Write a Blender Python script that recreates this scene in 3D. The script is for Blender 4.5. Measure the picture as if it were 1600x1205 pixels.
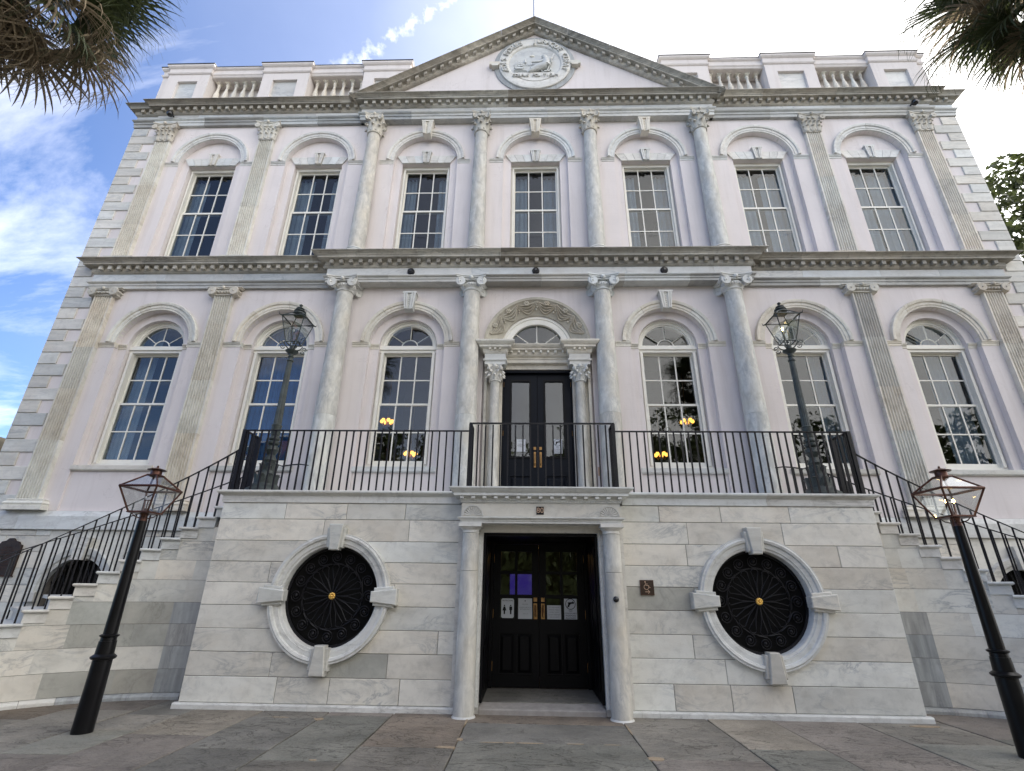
import bpy, bmesh, math, random
from mathutils import Vector, Matrix
from mathutils.geometry import tessellate_polygon
random.seed(7)
PI = math.pi
R = math.radians
sc = bpy.context.scene
for o in list(bpy.data.objects): bpy.data.objects.remove(o)

# ------------------------------------------------------------------ camera
cam_d = bpy.data.cameras.new('camera'); cam = bpy.data.objects.new('camera', cam_d)
sc.collection.objects.link(cam); sc.camera = cam
YAW, PITCH, ROLL = R(-1.7986), R(22.4001), R(0.7183)
fw = Vector((math.sin(YAW)*math.cos(PITCH), math.cos(YAW)*math.cos(PITCH), math.sin(PITCH)))
rt = Vector((math.cos(YAW), -math.sin(YAW), 0)); up = rt.cross(fw)
rr = rt*math.cos(ROLL)+up*math.sin(ROLL); uu = up*math.cos(ROLL)-rt*math.sin(ROLL)
m = Matrix((rr, uu, -fw)).transposed().to_4x4(); m.translation = Vector((-0.2558, -10.7, 1.65))
cam.matrix_world = m
cam_d.sensor_width = 36; cam_d.lens = 36*774.56/1600; cam_d.clip_end = 3000; cam_d.clip_start = 0.05

# ------------------------------------------------------------------ sun, sky, exposure
SUN_EL, SUN_AZ = R(40), R(48)      # azimuth measured from +Y towards +X: behind the building, to the right
sun_dir = Vector((math.sin(SUN_AZ)*math.cos(SUN_EL), math.cos(SUN_AZ)*math.cos(SUN_EL), math.sin(SUN_EL)))
sd = bpy.data.lights.new('sun', 'SUN'); sd.energy = 2.2; sd.angle = R(0.5); sd.color = (1, .95, .88)
so = bpy.data.objects.new('sun', sd); sc.collection.objects.link(so)
so.rotation_euler = sun_dir.to_track_quat('Z', 'Y').to_euler(); so.location = sun_dir*60
W = bpy.data.worlds.new('World'); sc.world = W; W.use_nodes = True
nt = W.node_tree; nt.nodes.clear()
def N(t, typ, **kw):
    n = t.nodes.new(typ)
    for k, v in kw.items(): setattr(n, k, v)
    return n
def mth(t, op, a, b=None, c=None, clamp=False):
    n = N(t, 'ShaderNodeMath', operation=op, use_clamp=clamp)
    for i, v in enumerate((a, b, c)):
        if v is None: continue
        if isinstance(v, (int, float)): n.inputs[i].default_value = v
        else: t.links.new(v, n.inputs[i])
    return n.outputs[0]
def vmth(t, op, a, b=None, out=0):
    n = N(t, 'ShaderNodeVectorMath', operation=op)
    for i, v in enumerate((a, b)):
        if v is None: continue
        if isinstance(v, (tuple, Vector)): n.inputs[i].default_value = tuple(v)
        else: t.links.new(v, n.inputs[i])
    return n.outputs[out]
def mixc(t, f, a, b, mode='MIX'):
    n = N(t, 'ShaderNodeMix', data_type='RGBA', blend_type=mode)
    for s, v in ((0, f), (6, a), (7, b)):
        if isinstance(v, (int, float)): n.inputs[s].default_value = v
        elif isinstance(v, (tuple, list)): n.inputs[s].default_value = (*v[:3], 1)
        else: t.links.new(v, n.inputs[s])
    return n.outputs[2]
def ramp(t, f, stops, interp='LINEAR'):
    n = N(t, 'ShaderNodeValToRGB'); t.links.new(f, n.inputs[0]); e = n.color_ramp.elements
    n.color_ramp.interpolation = interp
    while len(e) < len(stops): e.new(.5)
    for el, (p, c) in zip(e, stops):
        el.position = p; el.color = (*c, 1) if isinstance(c, (tuple, list)) else (c, c, c, 1)
    return n.outputs[0]
def noise(t, vec, scale, detail=5, rough=.55, dist=0, out=0):
    n = N(t, 'ShaderNodeTexNoise'); n.inputs['Scale'].default_value = scale; n.inputs['Detail'].default_value = detail
    n.inputs['Roughness'].default_value = rough; n.inputs['Distortion'].default_value = dist
    t.links.new(vec, n.inputs['Vector']); return n.outputs[out]
tc = N(nt, 'ShaderNodeTexCoord').outputs['Generated']
sky = N(nt, 'ShaderNodeTexSky', sky_type='NISHITA'); sky.sun_disc = False
sky.sun_elevation = SUN_EL; sky.sun_rotation = SUN_AZ; sky.air_density = .9; sky.dust_density = .2; sky.ozone_density = 3.0
sep = N(nt, 'ShaderNodeSeparateXYZ'); nt.links.new(tc, sep.inputs[0])
zc = mth(nt, 'ADD', mth(nt, 'MAXIMUM', sep.outputs[2], 0.0), .22)
cmb = N(nt, 'ShaderNodeCombineXYZ')
nt.links.new(mth(nt, 'DIVIDE', sep.outputs[0], zc), cmb.inputs[0]); nt.links.new(mth(nt, 'DIVIDE', sep.outputs[1], zc), cmb.inputs[1])
mp = N(nt, 'ShaderNodeMapping'); nt.links.new(cmb.outputs[0], mp.inputs[0])
mp.inputs['Rotation'].default_value = (0, 0, R(-32)); mp.inputs['Scale'].default_value = (.75, 2.0, 1); mp.inputs['Location'].default_value = (3.1, 1.7, 0)
n1 = noise(nt, mp.outputs[0], 1.15, 9, .62, .5)
wisps = ramp(nt, n1, [(.47, 0.0), (.62, .26), (.80, .55)])
n2 = noise(nt, cmb.outputs[0], 1.1, 6, .5, .2)
# a thin bright veil of cloud over most of the sky, with one clearing low on the left where the blue shows through
gap = vmth(nt, 'DOT_PRODUCT', tc, tuple(Vector((-.92, -.02, .38)).normalized()), out=1)
gapn = mth(nt, 'ADD', gap, mth(nt, 'MULTIPLY', mth(nt, 'SUBTRACT', n2, .5), .30))
veil = ramp(nt, gapn, [(.0, .97), (.14, .72), (.30, .34), (.52, .13), (.84, .03)])
# the dissolving contrail: a band round a great circle through two points of the sky
def pix(px, py): return (fw+rr*((px-800)/774.56)-uu*((py-602.5)/774.56)).normalized()
d1, d2 = pix(705, 0), pix(555, 95); cn = d1.cross(d2).normalized()
dist = mth(nt, 'ABSOLUTE', vmth(nt, 'DOT_PRODUCT', tc, tuple(cn), out=1))
trail = ramp(nt, mth(nt, 'ADD', dist, mth(nt, 'MULTIPLY', mth(nt, 'SUBTRACT', noise(nt, tc, 45, 5, .65), .5), .022)), [(.0, .40), (.026, 0.0)])
up_only = ramp(nt, vmth(nt, 'DOT_PRODUCT', tc, tuple(pix(655, 30)), out=1), [(.90, 0.0), (.975, 1.0)]); trail = mth(nt, 'MULTIPLY', trail, up_only)
trail = mth(nt, 'MULTIPLY', trail, ramp(nt, noise(nt, tc, 60, 3, .6), [(.36, .35), (.62, 1.0)]))
cm = mth(nt, 'MAXIMUM', mth(nt, 'MAXIMUM', wisps, veil), trail, clamp=True)
cm = mth(nt, 'MULTIPLY', cm, 1.0, clamp=True)
ccol = mixc(nt, ramp(nt, noise(nt, cmb.outputs[0], 2.2, 7, .6), [(.35, 0.0), (.65, 1.0)]), (7.2, 6.95, 6.7), (8.6, 8.45, 8.3))
skyb = mixc(nt, 1.0, sky.outputs[0], (.38, .53, .71), 'MULTIPLY')
col = mixc(nt, cm, skyb, ccol)
bg = N(nt, 'ShaderNodeBackground'); bg.inputs[1].default_value = 0.06; nt.links.new(col, bg.inputs[0])
wo = N(nt, 'ShaderNodeOutputWorld'); nt.links.new(bg.outputs[0], wo.inputs[0])
sc.view_settings.view_transform = 'Standard'; sc.view_settings.look = 'None'; sc.view_settings.gamma = 1
sc.view_settings.exposure = 2.68; sc.view_settings.use_curve_mapping = False
try:
    sc.cycles.use_denoising = True; sc.cycles.max_bounces = 8; sc.cycles.transparent_max_bounces = 16
    sc.cycles.sample_clamp_indirect = 4; sc.cycles.caustics_reflective = False; sc.cycles.caustics_refractive = False
except Exception: pass

# ------------------------------------------------------------------ materials
def new_mat(name):
    mt = bpy.data.materials.new(name); mt.use_nodes = True; t = mt.node_tree; t.nodes.clear()
    b = N(t, 'ShaderNodeBsdfPrincipled'); o = N(t, 'ShaderNodeOutputMaterial'); t.links.new(b.outputs[0], o.inputs[0])
    return mt, t, b
def coords(t, off=True):
    tcn = N(t, 'ShaderNodeTexCoord'); oi = N(t, 'ShaderNodeObjectInfo')
    if not off: return tcn.outputs['Object'], oi.outputs['Random']
    k = mth(t, 'MULTIPLY', oi.outputs['Random'], 91.7)
    c = N(t, 'ShaderNodeCombineXYZ'); t.links.new(k, c.inputs[0]); t.links.new(mth(t, 'MULTIPLY', k, 1.7), c.inputs[1]); t.links.new(mth(t, 'MULTIPLY', k, .6), c.inputs[2])
    return vmth(t, 'ADD', tcn.outputs['Object'], c.outputs[0]), oi.outputs['Random']
def bump(t, b, h, strength=.3, dist=.01):
    n = N(t, 'ShaderNodeBump'); n.inputs['Strength'].default_value = strength; n.inputs['Distance'].default_value = dist
    t.links.new(h, n.inputs['Height']); t.links.new(n.outputs[0], b.inputs['Normal'])
def setc(t, b, c, rough=.6, spec=.4, metal=0):
    if isinstance(c, (tuple, list)): b.inputs['Base Color'].default_value = (*c[:3], 1)
    else: t.links.new(c, b.inputs['Base Color'])
    if isinstance(rough, (int, float)): b.inputs['Roughness'].default_value = rough
    else: t.links.new(rough, b.inputs['Roughness'])
    b.inputs['Specular IOR Level'].default_value = spec; b.inputs['Metallic'].default_value = metal
def marble(name, base, vein, stops, warm=(.5, .42, .32), warm_amt=.25, vein_scale=1.2, stretch=(1, 1, 1), rough=.45, grime=.25, grime_col=(.12, .12, .11), rv=.18, rot=(.3, .5, .4), vein_amt=.7, bmp=.25):
    mt, t, b = new_mat(name); v, rnd = coords(t)
    mpn = N(t, 'ShaderNodeMapping'); t.links.new(v, mpn.inputs[0]); mpn.inputs['Scale'].default_value = stretch; mpn.inputs['Rotation'].default_value = rot
    v2 = mpn.outputs[0]
    cloud = noise(t, v2, vein_scale*1.3, 6, .6, .6)
    tone = ramp(t, cloud, [(.3, stops[0]), (.55, stops[1]), (.75, stops[2])])
    # thin veins: ridges of a distorted noise
    r1 = mth(t, 'ABSOLUTE', mth(t, 'SUBTRACT', noise(t, v2, vein_scale, 7, .65, 1.6), .5))
    vm = ramp(t, r1, [(.0, 1.0), (.022, .35), (.07, 0.0)])
    vm = mth(t, 'MULTIPLY', vm, mth(t, 'MULTIPLY', ramp(t, noise(t, v2, vein_scale*.6, 3), [(.45, 0.0), (.68, 1.0)]), vein_amt))
    c = mixc(t, 1.0, tone, base, 'MULTIPLY'); c = mixc(t, vm, c, vein)
    wm = mth(t, 'MULTIPLY', ramp(t, noise(t, v, 1.7, 5, .6), [(.48, 0.0), (.75, 1.0)]), warm_amt); c = mixc(t, wm, c, warm)
    # each piece of stone a little lighter, darker, warmer or cooler than its neighbour
    f2 = mth(t, 'FRACT', mth(t, 'MULTIPLY', rnd, 37.3))
    br = mth(t, 'ADD', 1-rv, mth(t, 'MULTIPLY', mth(t, 'FRACT', mth(t, 'MULTIPLY', rnd, 13.1)), rv*1.4))
    tint = mixc(t, f2, (1.0, .985, .95), (.95, 1.0, 1.03))
    tb = mixc(t, 1.0, tint, N_rgb(t, br), 'MULTIPLY'); c = mixc(t, 1.0, c, tb, 'MULTIPLY')
    gm = mth(t, 'MULTIPLY', ramp(t, noise(t, v, 7, 6, .7, .4), [(.5, 0.0), (.72, 1.0)]), grime); c = mixc(t, gm, c, grime_col)
    setc(t, b, c, rough, .35)
    bump(t, b, mth(t, 'ADD', noise(t, v, 60, 4, .6), mth(t, 'MULTIPLY', noise(t, v, 9, 4), .7)), bmp, .006)
    return mt
def N_rgb(t, val):
    n = N(t, 'ShaderNodeCombineColor')
    for i in range(3): t.links.new(val, n.inputs[i])
    return n.outputs[0]
def streaked(mt_fn, *a, **k): return mt_fn(*a, **k)
MAT = {}
MAT['ashlar'] = marble('white_marble_ashlar', (.765, .735, .675), (.34, .355, .37), [.84, 1.0, 1.06], rv=.16, warm=(.58, .49, .38), warm_amt=.30, grime=.20, stretch=(1, 1, 2.2), rot=(.1, .6, .2), vein_amt=.9, vein_scale=1.3)
MAT['ashlar_grey'] = marble('grey_veined_marble', (.42, .43, .435), (.16, .17, .19), [.7, .95, 1.25], rv=.15, vein_scale=2.2, stretch=(3.2, 3.2, .35), rot=(0, .04, 0), warm_amt=.05, grime=.2)
MAT['ashlar_olive'] = marble('olive_grey_marble', (.45, .44, .40), (.2, .21, .19), [.75, 1.0, 1.2], rv=.1, warm_amt=.1, grime=.2)
MAT['cap_marble'] = marble('white_marble_moulding', (.70, .69, .665), (.32, .31, .30), [.86, 1.0, 1.05], rv=.08, warm_amt=.15, grime=.38, grime_col=(.26, .25, .23), stretch=(.7, 1, 3))
MAT['cream'] = marble('cream_carved_stone', (.76, .72, .645), (.42, .38, .31), [.88, 1.0, 1.06], rv=.14, warm=(.42, .32, .22), warm_amt=.35, grime=.28, grime_col=(.24, .22, .2), rough=.75)
MAT['cream_grey'] = marble('greyed_cream_stone', (.58, .55, .50), (.3, .3, .3), [.85, 1.0, 1.08], rv=.1, grime=.35, rough=.75)
MAT['capital'] = marble('carved_capital_stone', (.63, .59, .52), (.3, .28, .25), [.85, 1.0, 1.1], rv=.2, warm=(.4, .32, .24), warm_amt=.4, grime=.4, grime_col=(.2, .185, .165), rough=.8, bmp=.6)
MAT['capital_white'] = marble('white_carved_capital', (.68, .68, .66), (.4, .4, .4), [.88, 1.0, 1.06], rv=.05, warm_amt=.1, grime=.22, grime_col=(.3, .3, .29), rough=.7)
MAT['column'] = marble('grey_column_marble', (.62, .605, .565), (.30, .32, .35), [.68, .97, 1.18], rv=.12, vein_scale=2.6, stretch=(2.2, 2.2, .8), rot=(.25, .35, .3), warm=(.56, .50, .40), warm_amt=.5, grime=.22, grime_col=(.25, .26, .27), rough=.6)
MAT['cornice'] = marble('weathered_cornice_marble', (.53, .495, .435), (.13, .13, .12), [.58, .96, 1.30], rv=.34, vein_scale=1.0, stretch=(.5, 1, 7), rot=(0, 0, 0), warm=(.30, .24, .17), warm_amt=.35, grime=.45, grime_col=(.10, .10, .092), rough=.8)
MAT['frieze'] = marble('pale_blue_marble', (.63, .635, .63), (.26, .29, .33), [.85, 1.0, 1.08], rv=.2, vein_scale=1.3, warm=(.5, .42, .34), warm_amt=.25, grime=.15, stretch=(.6, 1, 2))
MAT['architrave'] = marble('grey_architrave_marble', (.55, .545, .52), (.2, .22, .25), [.72, 1.0, 1.15], rv=.42, vein_scale=1.0, warm=(.46, .40, .32), warm_amt=.3, grime=.25, stretch=(.6, 1, 4))
MAT['quoin'] = marble('pale_quoin_marble', (.66, .64, .595), (.32, .34, .35), [.80, 1.0, 1.1], rv=.22, vein_scale=1.4, warm=(.5, .43, .33), warm_amt=.3, grime=.2, stretch=(.5, 1, 3), rot=(0, .15, 0))
MAT['garland'] = marble('tan_carved_limestone', (.52, .47, .385), (.25, .22, .18), [.8, 1.0, 1.1], rv=.0, warm=(.34, .26, .18), warm_amt=.4, grime=.4, grime_col=(.17, .155, .13), rough=.85)
def stucco(name, colr, seams=0.0, stain=.35):
    mt, t, b = new_mat(name); v, rnd = coords(t, False)
    a = ramp(t, noise(t, v, .55, 6, .6, .3), [(.3, .93), (.7, 1.05)])
    c = mixc(t, 1.0, a, colr, 'MULTIPLY')
    mpn = N(t, 'ShaderNodeMapping'); t.links.new(v, mpn.inputs[0]); mpn.inputs['Scale'].default_value = (3.0, 3.0, .22)
    st = mth(t, 'MULTIPLY', ramp(t, noise(t, mpn.outputs[0], 1.5, 7, .68), [(.50, 0.0), (.74, 1.0)]), stain*1.5)
    c = mixc(t, st, c, (colr[0]*.78, colr[1]*.76, colr[2]*.74))
    pt = mth(t, 'MULTIPLY', ramp(t, noise(t, v, 2.6, 5, .7), [(.6, 0.0), (.7, 1.0)]), .22)
    c = mixc(t, pt, c, (colr[0]*1.08, colr[1]*1.06, colr[2]*1.03))
    sp = mth(t, 'MULTIPLY', ramp(t, noise(t, v, 14, 3, .7), [(.70, 0.0), (.74, 1.0)]), .35)
    c = mixc(t, sp, c, (colr[0]*.62, colr[1]*.58, colr[2]*.58))
    hc = mth(t, 'ABSOLUTE', mth(t, 'SUBTRACT', noise(t, v, 1.1, 8, .6, 1.0), .5)); hm = mth(t, 'MULTIPLY', ramp(t, hc, [(.0, 1.0), (.004, 0.0)]), ramp(t, noise(t, v, .9, 2), [(.52, 0.0), (.6, .45)])); c = mixc(t, hm, c, (colr[0]*.5, colr[1]*.47, colr[2]*.45))
    setc(t, b, c, .88, .2)
    # faint coursing scored in the render, and trowelled unevenness
    s = N(t, 'ShaderNodeSeparateXYZ'); t.links.new(v, s.inputs[0])
    fr = mth(t, 'ABSOLUTE', mth(t, 'SUBTRACT', mth(t, 'FRACT', mth(t, 'MULTIPLY', mth(t, 'ADD', s.outputs[2], mth(t, 'MULTIPLY', noise(t, v, 3, 2), .02)), 3.2)), .5))
    ln = ramp(t, fr, [(.0, 0.0), (.03, 1.0)])
    h = mth(t, 'ADD', mth(t, 'ADD', mth(t, 'MULTIPLY', noise(t, v, 2.2, 5), 1.6), mth(t, 'MULTIPLY', noise(t, v, 90, 3), .25)), mth(t, 'MULTIPLY', ln, .18))
    bump(t, b, h, .35, .012)
    return mt
MAT['stucco'] = stucco('pale_pink_stucco', (.715, .67, .662))
MAT['stucco_par'] = stucco('parapet_stucco', (.71, .665, .64))
MAT['stucco_par'].name = 'parapet_cream_stucco'
def simple(name, c, rough=.5, spec=.4, metal=0, var=.12, scale=6, bmp=.0, em=None, ems=0, coat=0):
    mt, t, b = new_mat(name); v, rnd = coords(t)
    a = ramp(t, noise(t, v, scale, 5, .6), [(.3, 1-var), (.7, 1+var)])
    setc(t, b, mixc(t, 1.0, a, c, 'MULTIPLY'), rough, spec, metal)
    if bmp: bump(t, b, noise(t, v, scale*6, 4), bmp, .004)
    if em: b.inputs['Emission Color'].default_value = (*em, 1); b.inputs['Emission Strength'].default_value = ems
    if coat: b.inputs['Coat Weight'].default_value = coat; b.inputs['Coat Roughness'].default_value = .12
    return mt
MAT['paint'] = simple('cream_window_paint', (.78, .765, .70), .45, var=.06, scale=3, bmp=.1)
MAT['iron'] = simple('black_wrought_iron', (.008, .008, .011), .45, .3, var=.3, bmp=.3)
MAT['gloss_black'] = simple('gloss_black_paint', (.004, .004, .005), .30, .22, var=.3, scale=3, bmp=.05)
MAT['lamp_green'] = simple('verdigris_lamp_iron', (.034, .045, .043), .5, .5, var=.5, scale=9, bmp=.5)
MAT['door'] = simple('blue_black_door_paint', (.004, .006, .011), .45, .13, var=.25, scale=2, bmp=.06)
MAT['door_dark'] = simple('black_door_paint', (.003, .003, .004), .45, .15, var=.25, scale=2, bmp=.06)
MAT['brass'] = simple('aged_brass', (.34, .20, .08), .45, .5, .85, var=.3, scale=14, bmp=.2)
MAT['copper'] = simple('brown_copper', (.09, .040, .028), .38, .5, .6, var=.5, scale=10, bmp=.3)
MAT['gold'] = simple('gilt', (.83, .52, .14), .3, .5, .95, var=.25, scale=20)
MAT['bronze'] = simple('dark_bronze_plaque', (.045, .028, .02), .45, .5, .5, var=.3, scale=14, bmp=.4)
MAT['tan'] = simple('tan_lettering', (.50, .34, .24), .5, var=.05)
MAT['paper'] = simple('white_paper', (.55, .58, .62), .7, .2, var=.03)
MAT['ink'] = simple('black_print', (.01, .01, .012), .6, .2)
MAT['greyink'] = simple('grey_print', (.16, .17, .19), .6, .2)
MAT['metal_cap'] = simple('black_metal_coping', (.02, .02, .022), .6, .3)
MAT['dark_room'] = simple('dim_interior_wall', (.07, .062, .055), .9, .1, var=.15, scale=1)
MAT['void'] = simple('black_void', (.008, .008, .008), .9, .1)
MAT['curtain'] = simple('sky_tinted_curtain', (.38, .46, .58), .9, .1, var=.05)  # blue in the cloth colour stands in for sky mirrored by the panes
MAT['curtain_blue'] = simple('blue_curtain', (.07, .20, .52), .9, .1, var=.1)
MAT['brick'] = simple('red_brown_brick', (.15, .068, .045), .9, .2, var=.3, scale=2)
MAT['bulb'] = simple('lit_bulb', (1, .8, .5), .5, em=(1, .55, .18), ems=6)
MAT['shade'] = simple('amber_lamp_shade', (.6, .3, .08), .5, em=(1, .42, .07), ems=.8)
MAT['flame'] = simple('gas_flame', (1, .7, .3), .5, em=(1, .62, .2), ems=14)
MAT['screen'] = simple('blue_violet_screen', (.05, .03, .3), .5, em=(.16, .09, 1.0), ems=.032)
MAT['black_glass'] = simple('dark_lens', (.01, .01, .012), .12, .6)
MAT['threshold'] = simple('worn_granite_sill', (.32, .30, .28), .8, .2, var=.15, scale=9, bmp=.5)
MAT['pole'] = simple('pale_steel', (.45, .46, .48), .4, .4, .4)
MAT['mortar'] = simple('grey_mortar', (.17, .155, .14), .95, .1, var=.2, scale=20, bmp=.5)
MAT['mortar_tan'] = simple('tan_mortar', (.34, .27, .19), .95, .1, var=.2, scale=30, bmp=.6)
MAT['joint'] = simple('dark_pavement_joint', (.045, .042, .038), .95, .1, var=.3, scale=14, bmp=.8)
MAT['asphalt'] = simple('street_asphalt', (.05, .05, .05), .95, .2, var=.3, scale=9, bmp=.8)
def glass_mat(name, tint, refl, ior=1.5, wav=.02, fk=1.7):
    mt, t, b = new_mat(name); t.nodes.remove(b)
    out = [n for n in t.nodes if n.type == 'OUTPUT_MATERIAL'][0]
    tr = N(t, 'ShaderNodeBsdfTransparent'); tr.inputs[0].default_value = (*tint, 1)
    gl = N(t, 'ShaderNodeBsdfGlossy'); gl.inputs['Roughness'].default_value = .015; gl.inputs[0].default_value = (*refl, 1)
    v, rnd = coords(t); bn = N(t, 'ShaderNodeBump'); bn.inputs['Strength'].default_value = wav; bn.inputs['Distance'].default_value = .05
    t.links.new(noise(t, v, 1.6, 1), bn.inputs['Height']); t.links.new(bn.outputs[0], gl.inputs['Normal'])
    geo = N(t, 'ShaderNodeNewGeometry')          # Schlick reflectance, the same from both sides of the pane
    cs = mth(t, 'ABSOLUTE', vmth(t, 'DOT_PRODUCT', geo.outputs['Normal'], geo.outputs['Incoming'], out=1))
    sch = mth(t, 'POWER', mth(t, 'SUBTRACT', 1.0, cs), 5.0); fres = mth(t, 'MULTIPLY_ADD', sch, 1-ior, ior)
    mx = N(t, 'ShaderNodeMixShader'); t.links.new(mth(t, 'MULTIPLY', fres, fk, clamp=True), mx.inputs[0])
    t.links.new(tr.outputs[0], mx.inputs[1]); t.links.new(gl.outputs[0], mx.inputs[2]); t.links.new(mx.outputs[0], out.inputs[0])
    return mt
MAT['glass'] = glass_mat('window_glass', (.72, .75, .75), (1, 1, 1), .050, .03, .9)
MAT['lamp_glass'] = glass_mat('lantern_glass', (.88, .89, .88), (.9, .95, 1), .15, .02, 1.0)
def slab_mat(name, c, c2):
    mt, t, b = new_mat(name); v, rnd = coords(t)
    big = noise(t, v, .9, 5, .6, .5); a = ramp(t, big, [(.3, .72), (.55, 1.0), (.75, 1.18)])
    cc = mixc(t, 1.0, a, c, 'MULTIPLY'); cc = mixc(t, mth(t, 'MULTIPLY', ramp(t, noise(t, v, 2.1, 5, .65), [(.45, 0.0), (.7, 1.0)]), .6), cc, c2)
    cc = mixc(t, mth(t, 'MULTIPLY', ramp(t, noise(t, v, 16, 5, .7), [(.55, 0.0), (.75, 1.0)]), .35), cc, (c[0]*.5, c[1]*.5, c[2]*.5))
    br = mth(t, 'ADD', .85, mth(t, 'MULTIPLY', rnd, .3)); cc = mixc(t, 1.0, cc, N_rgb(t, br), 'MULTIPLY')
    mpn = N(t, 'ShaderNodeMapping'); t.links.new(v, mpn.inputs[0]); mpn.inputs['Scale'].default_value = (1, 1.9, 1); mpn.inputs['Rotation'].default_value = (0, 0, .3)
    rid = mth(t, 'ABSOLUTE', mth(t, 'SUBTRACT', noise(t, mpn.outputs[0], 1.6, 6, .62, 1.2), .5))
    crack = ramp(t, rid, [(.0, 0.0), (.012, 1.0)])
    cmask = ramp(t, noise(t, v, .8, 2), [(.42, 1.0), (.6, 0.0)])
    cr = mth(t, 'MAXIMUM', crack, mth(t, 'SUBTRACT', 1.0, cmask))
    cc = mixc(t, mth(t, 'MULTIPLY', mth(t, 'SUBTRACT', 1.0, cr), .75), cc, (c[0]*.3, c[1]*.3, c[2]*.3))
    # cleft faces: broad shelves a few millimetres high with sharp, wandering edges
    mp2 = N(t, 'ShaderNodeMapping'); t.links.new(v, mp2.inputs[0]); mp2.inputs['Scale'].default_value = (1.0, 2.2, 1); mp2.inputs['Rotation'].default_value = (0, 0, .15)
    sh1 = noise(t, mp2.outputs[0], 1.7, 8, .62, .9); steps = ramp(t, sh1, [(.0, 0.0), (.40, .0), (.405, .25), (.47, .28), (.475, .5), (.54, .52), (.545, .78), (.62, .8), (.625, 1.0)])
    edge = mth(t, 'ABSOLUTE', mth(t, 'SUBTRACT', mth(t, 'FRACT', mth(t, 'MULTIPLY', mth(t, 'SUBTRACT', sh1, .4725), 14.28)), .5)); em = ramp(t, edge, [(.44, 0.0), (.5, 1.0)])
    em = mth(t, 'MULTIPLY', em, ramp(t, noise(t, v, 1.3, 3), [(.5, 0.0), (.62, 1.0)]))
    cc = mixc(t, mth(t, 'MULTIPLY', em, .7), cc, (c[0]*.35, c[1]*.35, c[2]*.35))
    fl = ramp(t, noise(t, v, 55, 4, .7), [(.35, .86), (.65, 1.12)]); cc = mixc(t, 1.0, cc, fl, 'MULTIPLY')
    wet = ramp(t, noise(t, v, .7, 4, .6, .6), [(.35, .74), (.6, 1.08)]); cc = mixc(t, 1.0, cc, wet, 'MULTIPLY')
    setc(t, b, cc, ramp(t, big, [(.3, .62), (.7, .9)]), .3)
    h = mth(t, 'ADD', mth(t, 'MULTIPLY', noise(t, v, 2.0, 6, .6, .8), 1.0), mth(t, 'MULTIPLY', steps, .55)); h = mth(t, 'ADD', h, mth(t, 'MULTIPLY', noise(t, v, 24, 5, .65), .22)); h = mth(t, 'ADD', h, mth(t, 'MULTIPLY', cr, .3))
    bump(t, b, h, .9, .03)
    return mt
MAT['slate'] = slab_mat('grey_bluestone', (.25, .23, .195), (.20, .19, .168))
MAT['slate_dark'] = slab_mat('dark_bluestone', (.205, .196, .172), (.16, .155, .143))
MAT['slate_green'] = slab_mat('green_grey_bluestone', (.235, .228, .195), (.185, .188, .163))
MAT['slate_tan'] = slab_mat('tan_sandstone', (.305, .27, .218), (.25, .228, .19))
MAT['slate_plum'] = slab_mat('plum_brown_bluestone', (.24, .212, .184), (.195, .178, .158))
MAT['slate_red'] = slab_mat('russet_stained_bluestone', (.225, .185, .145), (.175, .155, .13))
def leafm(name, c1, c2, rough=.5):
    mt, t, b = new_mat(name); v, rnd = coords(t); geo = N(t, 'ShaderNodeNewGeometry')
    k = mth(t, 'FRACT', mth(t, 'ADD', geo.outputs['Random Per Island'], rnd))
    setc(t, b, mixc(t, k, c1, c2), rough, .3)
    tl = N(t, 'ShaderNodeBsdfTranslucent'); tl.inputs[0].default_value = (*[x*1.1 for x in c2], 1)
    mx = N(t, 'ShaderNodeMixShader'); mx.inputs[0].default_value = .25
    out = [n for n in t.nodes if n.type == 'OUTPUT_MATERIAL'][0]
    t.links.new(b.outputs[0], mx.inputs[1]); t.links.new(tl.outputs[0], mx.inputs[2]); t.links.new(mx.outputs[0], out.inputs[0])
    return mt
MAT['frond'] = leafm('green_palm_frond', (.030, .042, .016), (.062, .078, .030))
MAT['frond_dead'] = leafm('dry_palm_frond', (.11, .085, .055), (.33, .265, .175), .8)
MAT['oakleaf'] = leafm('oak_leaf', (.024, .038, .012), (.062, .078, .026))
MAT['bark'] = simple('rough_bark', (.10, .08, .06), .9, .2, var=.4, scale=12, bmp=.9)
# city dressing beyond the frame
MAT['render_wall'] = simple('pale_neighbour_wall', (.45, .38, .26), .9, .2)

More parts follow.
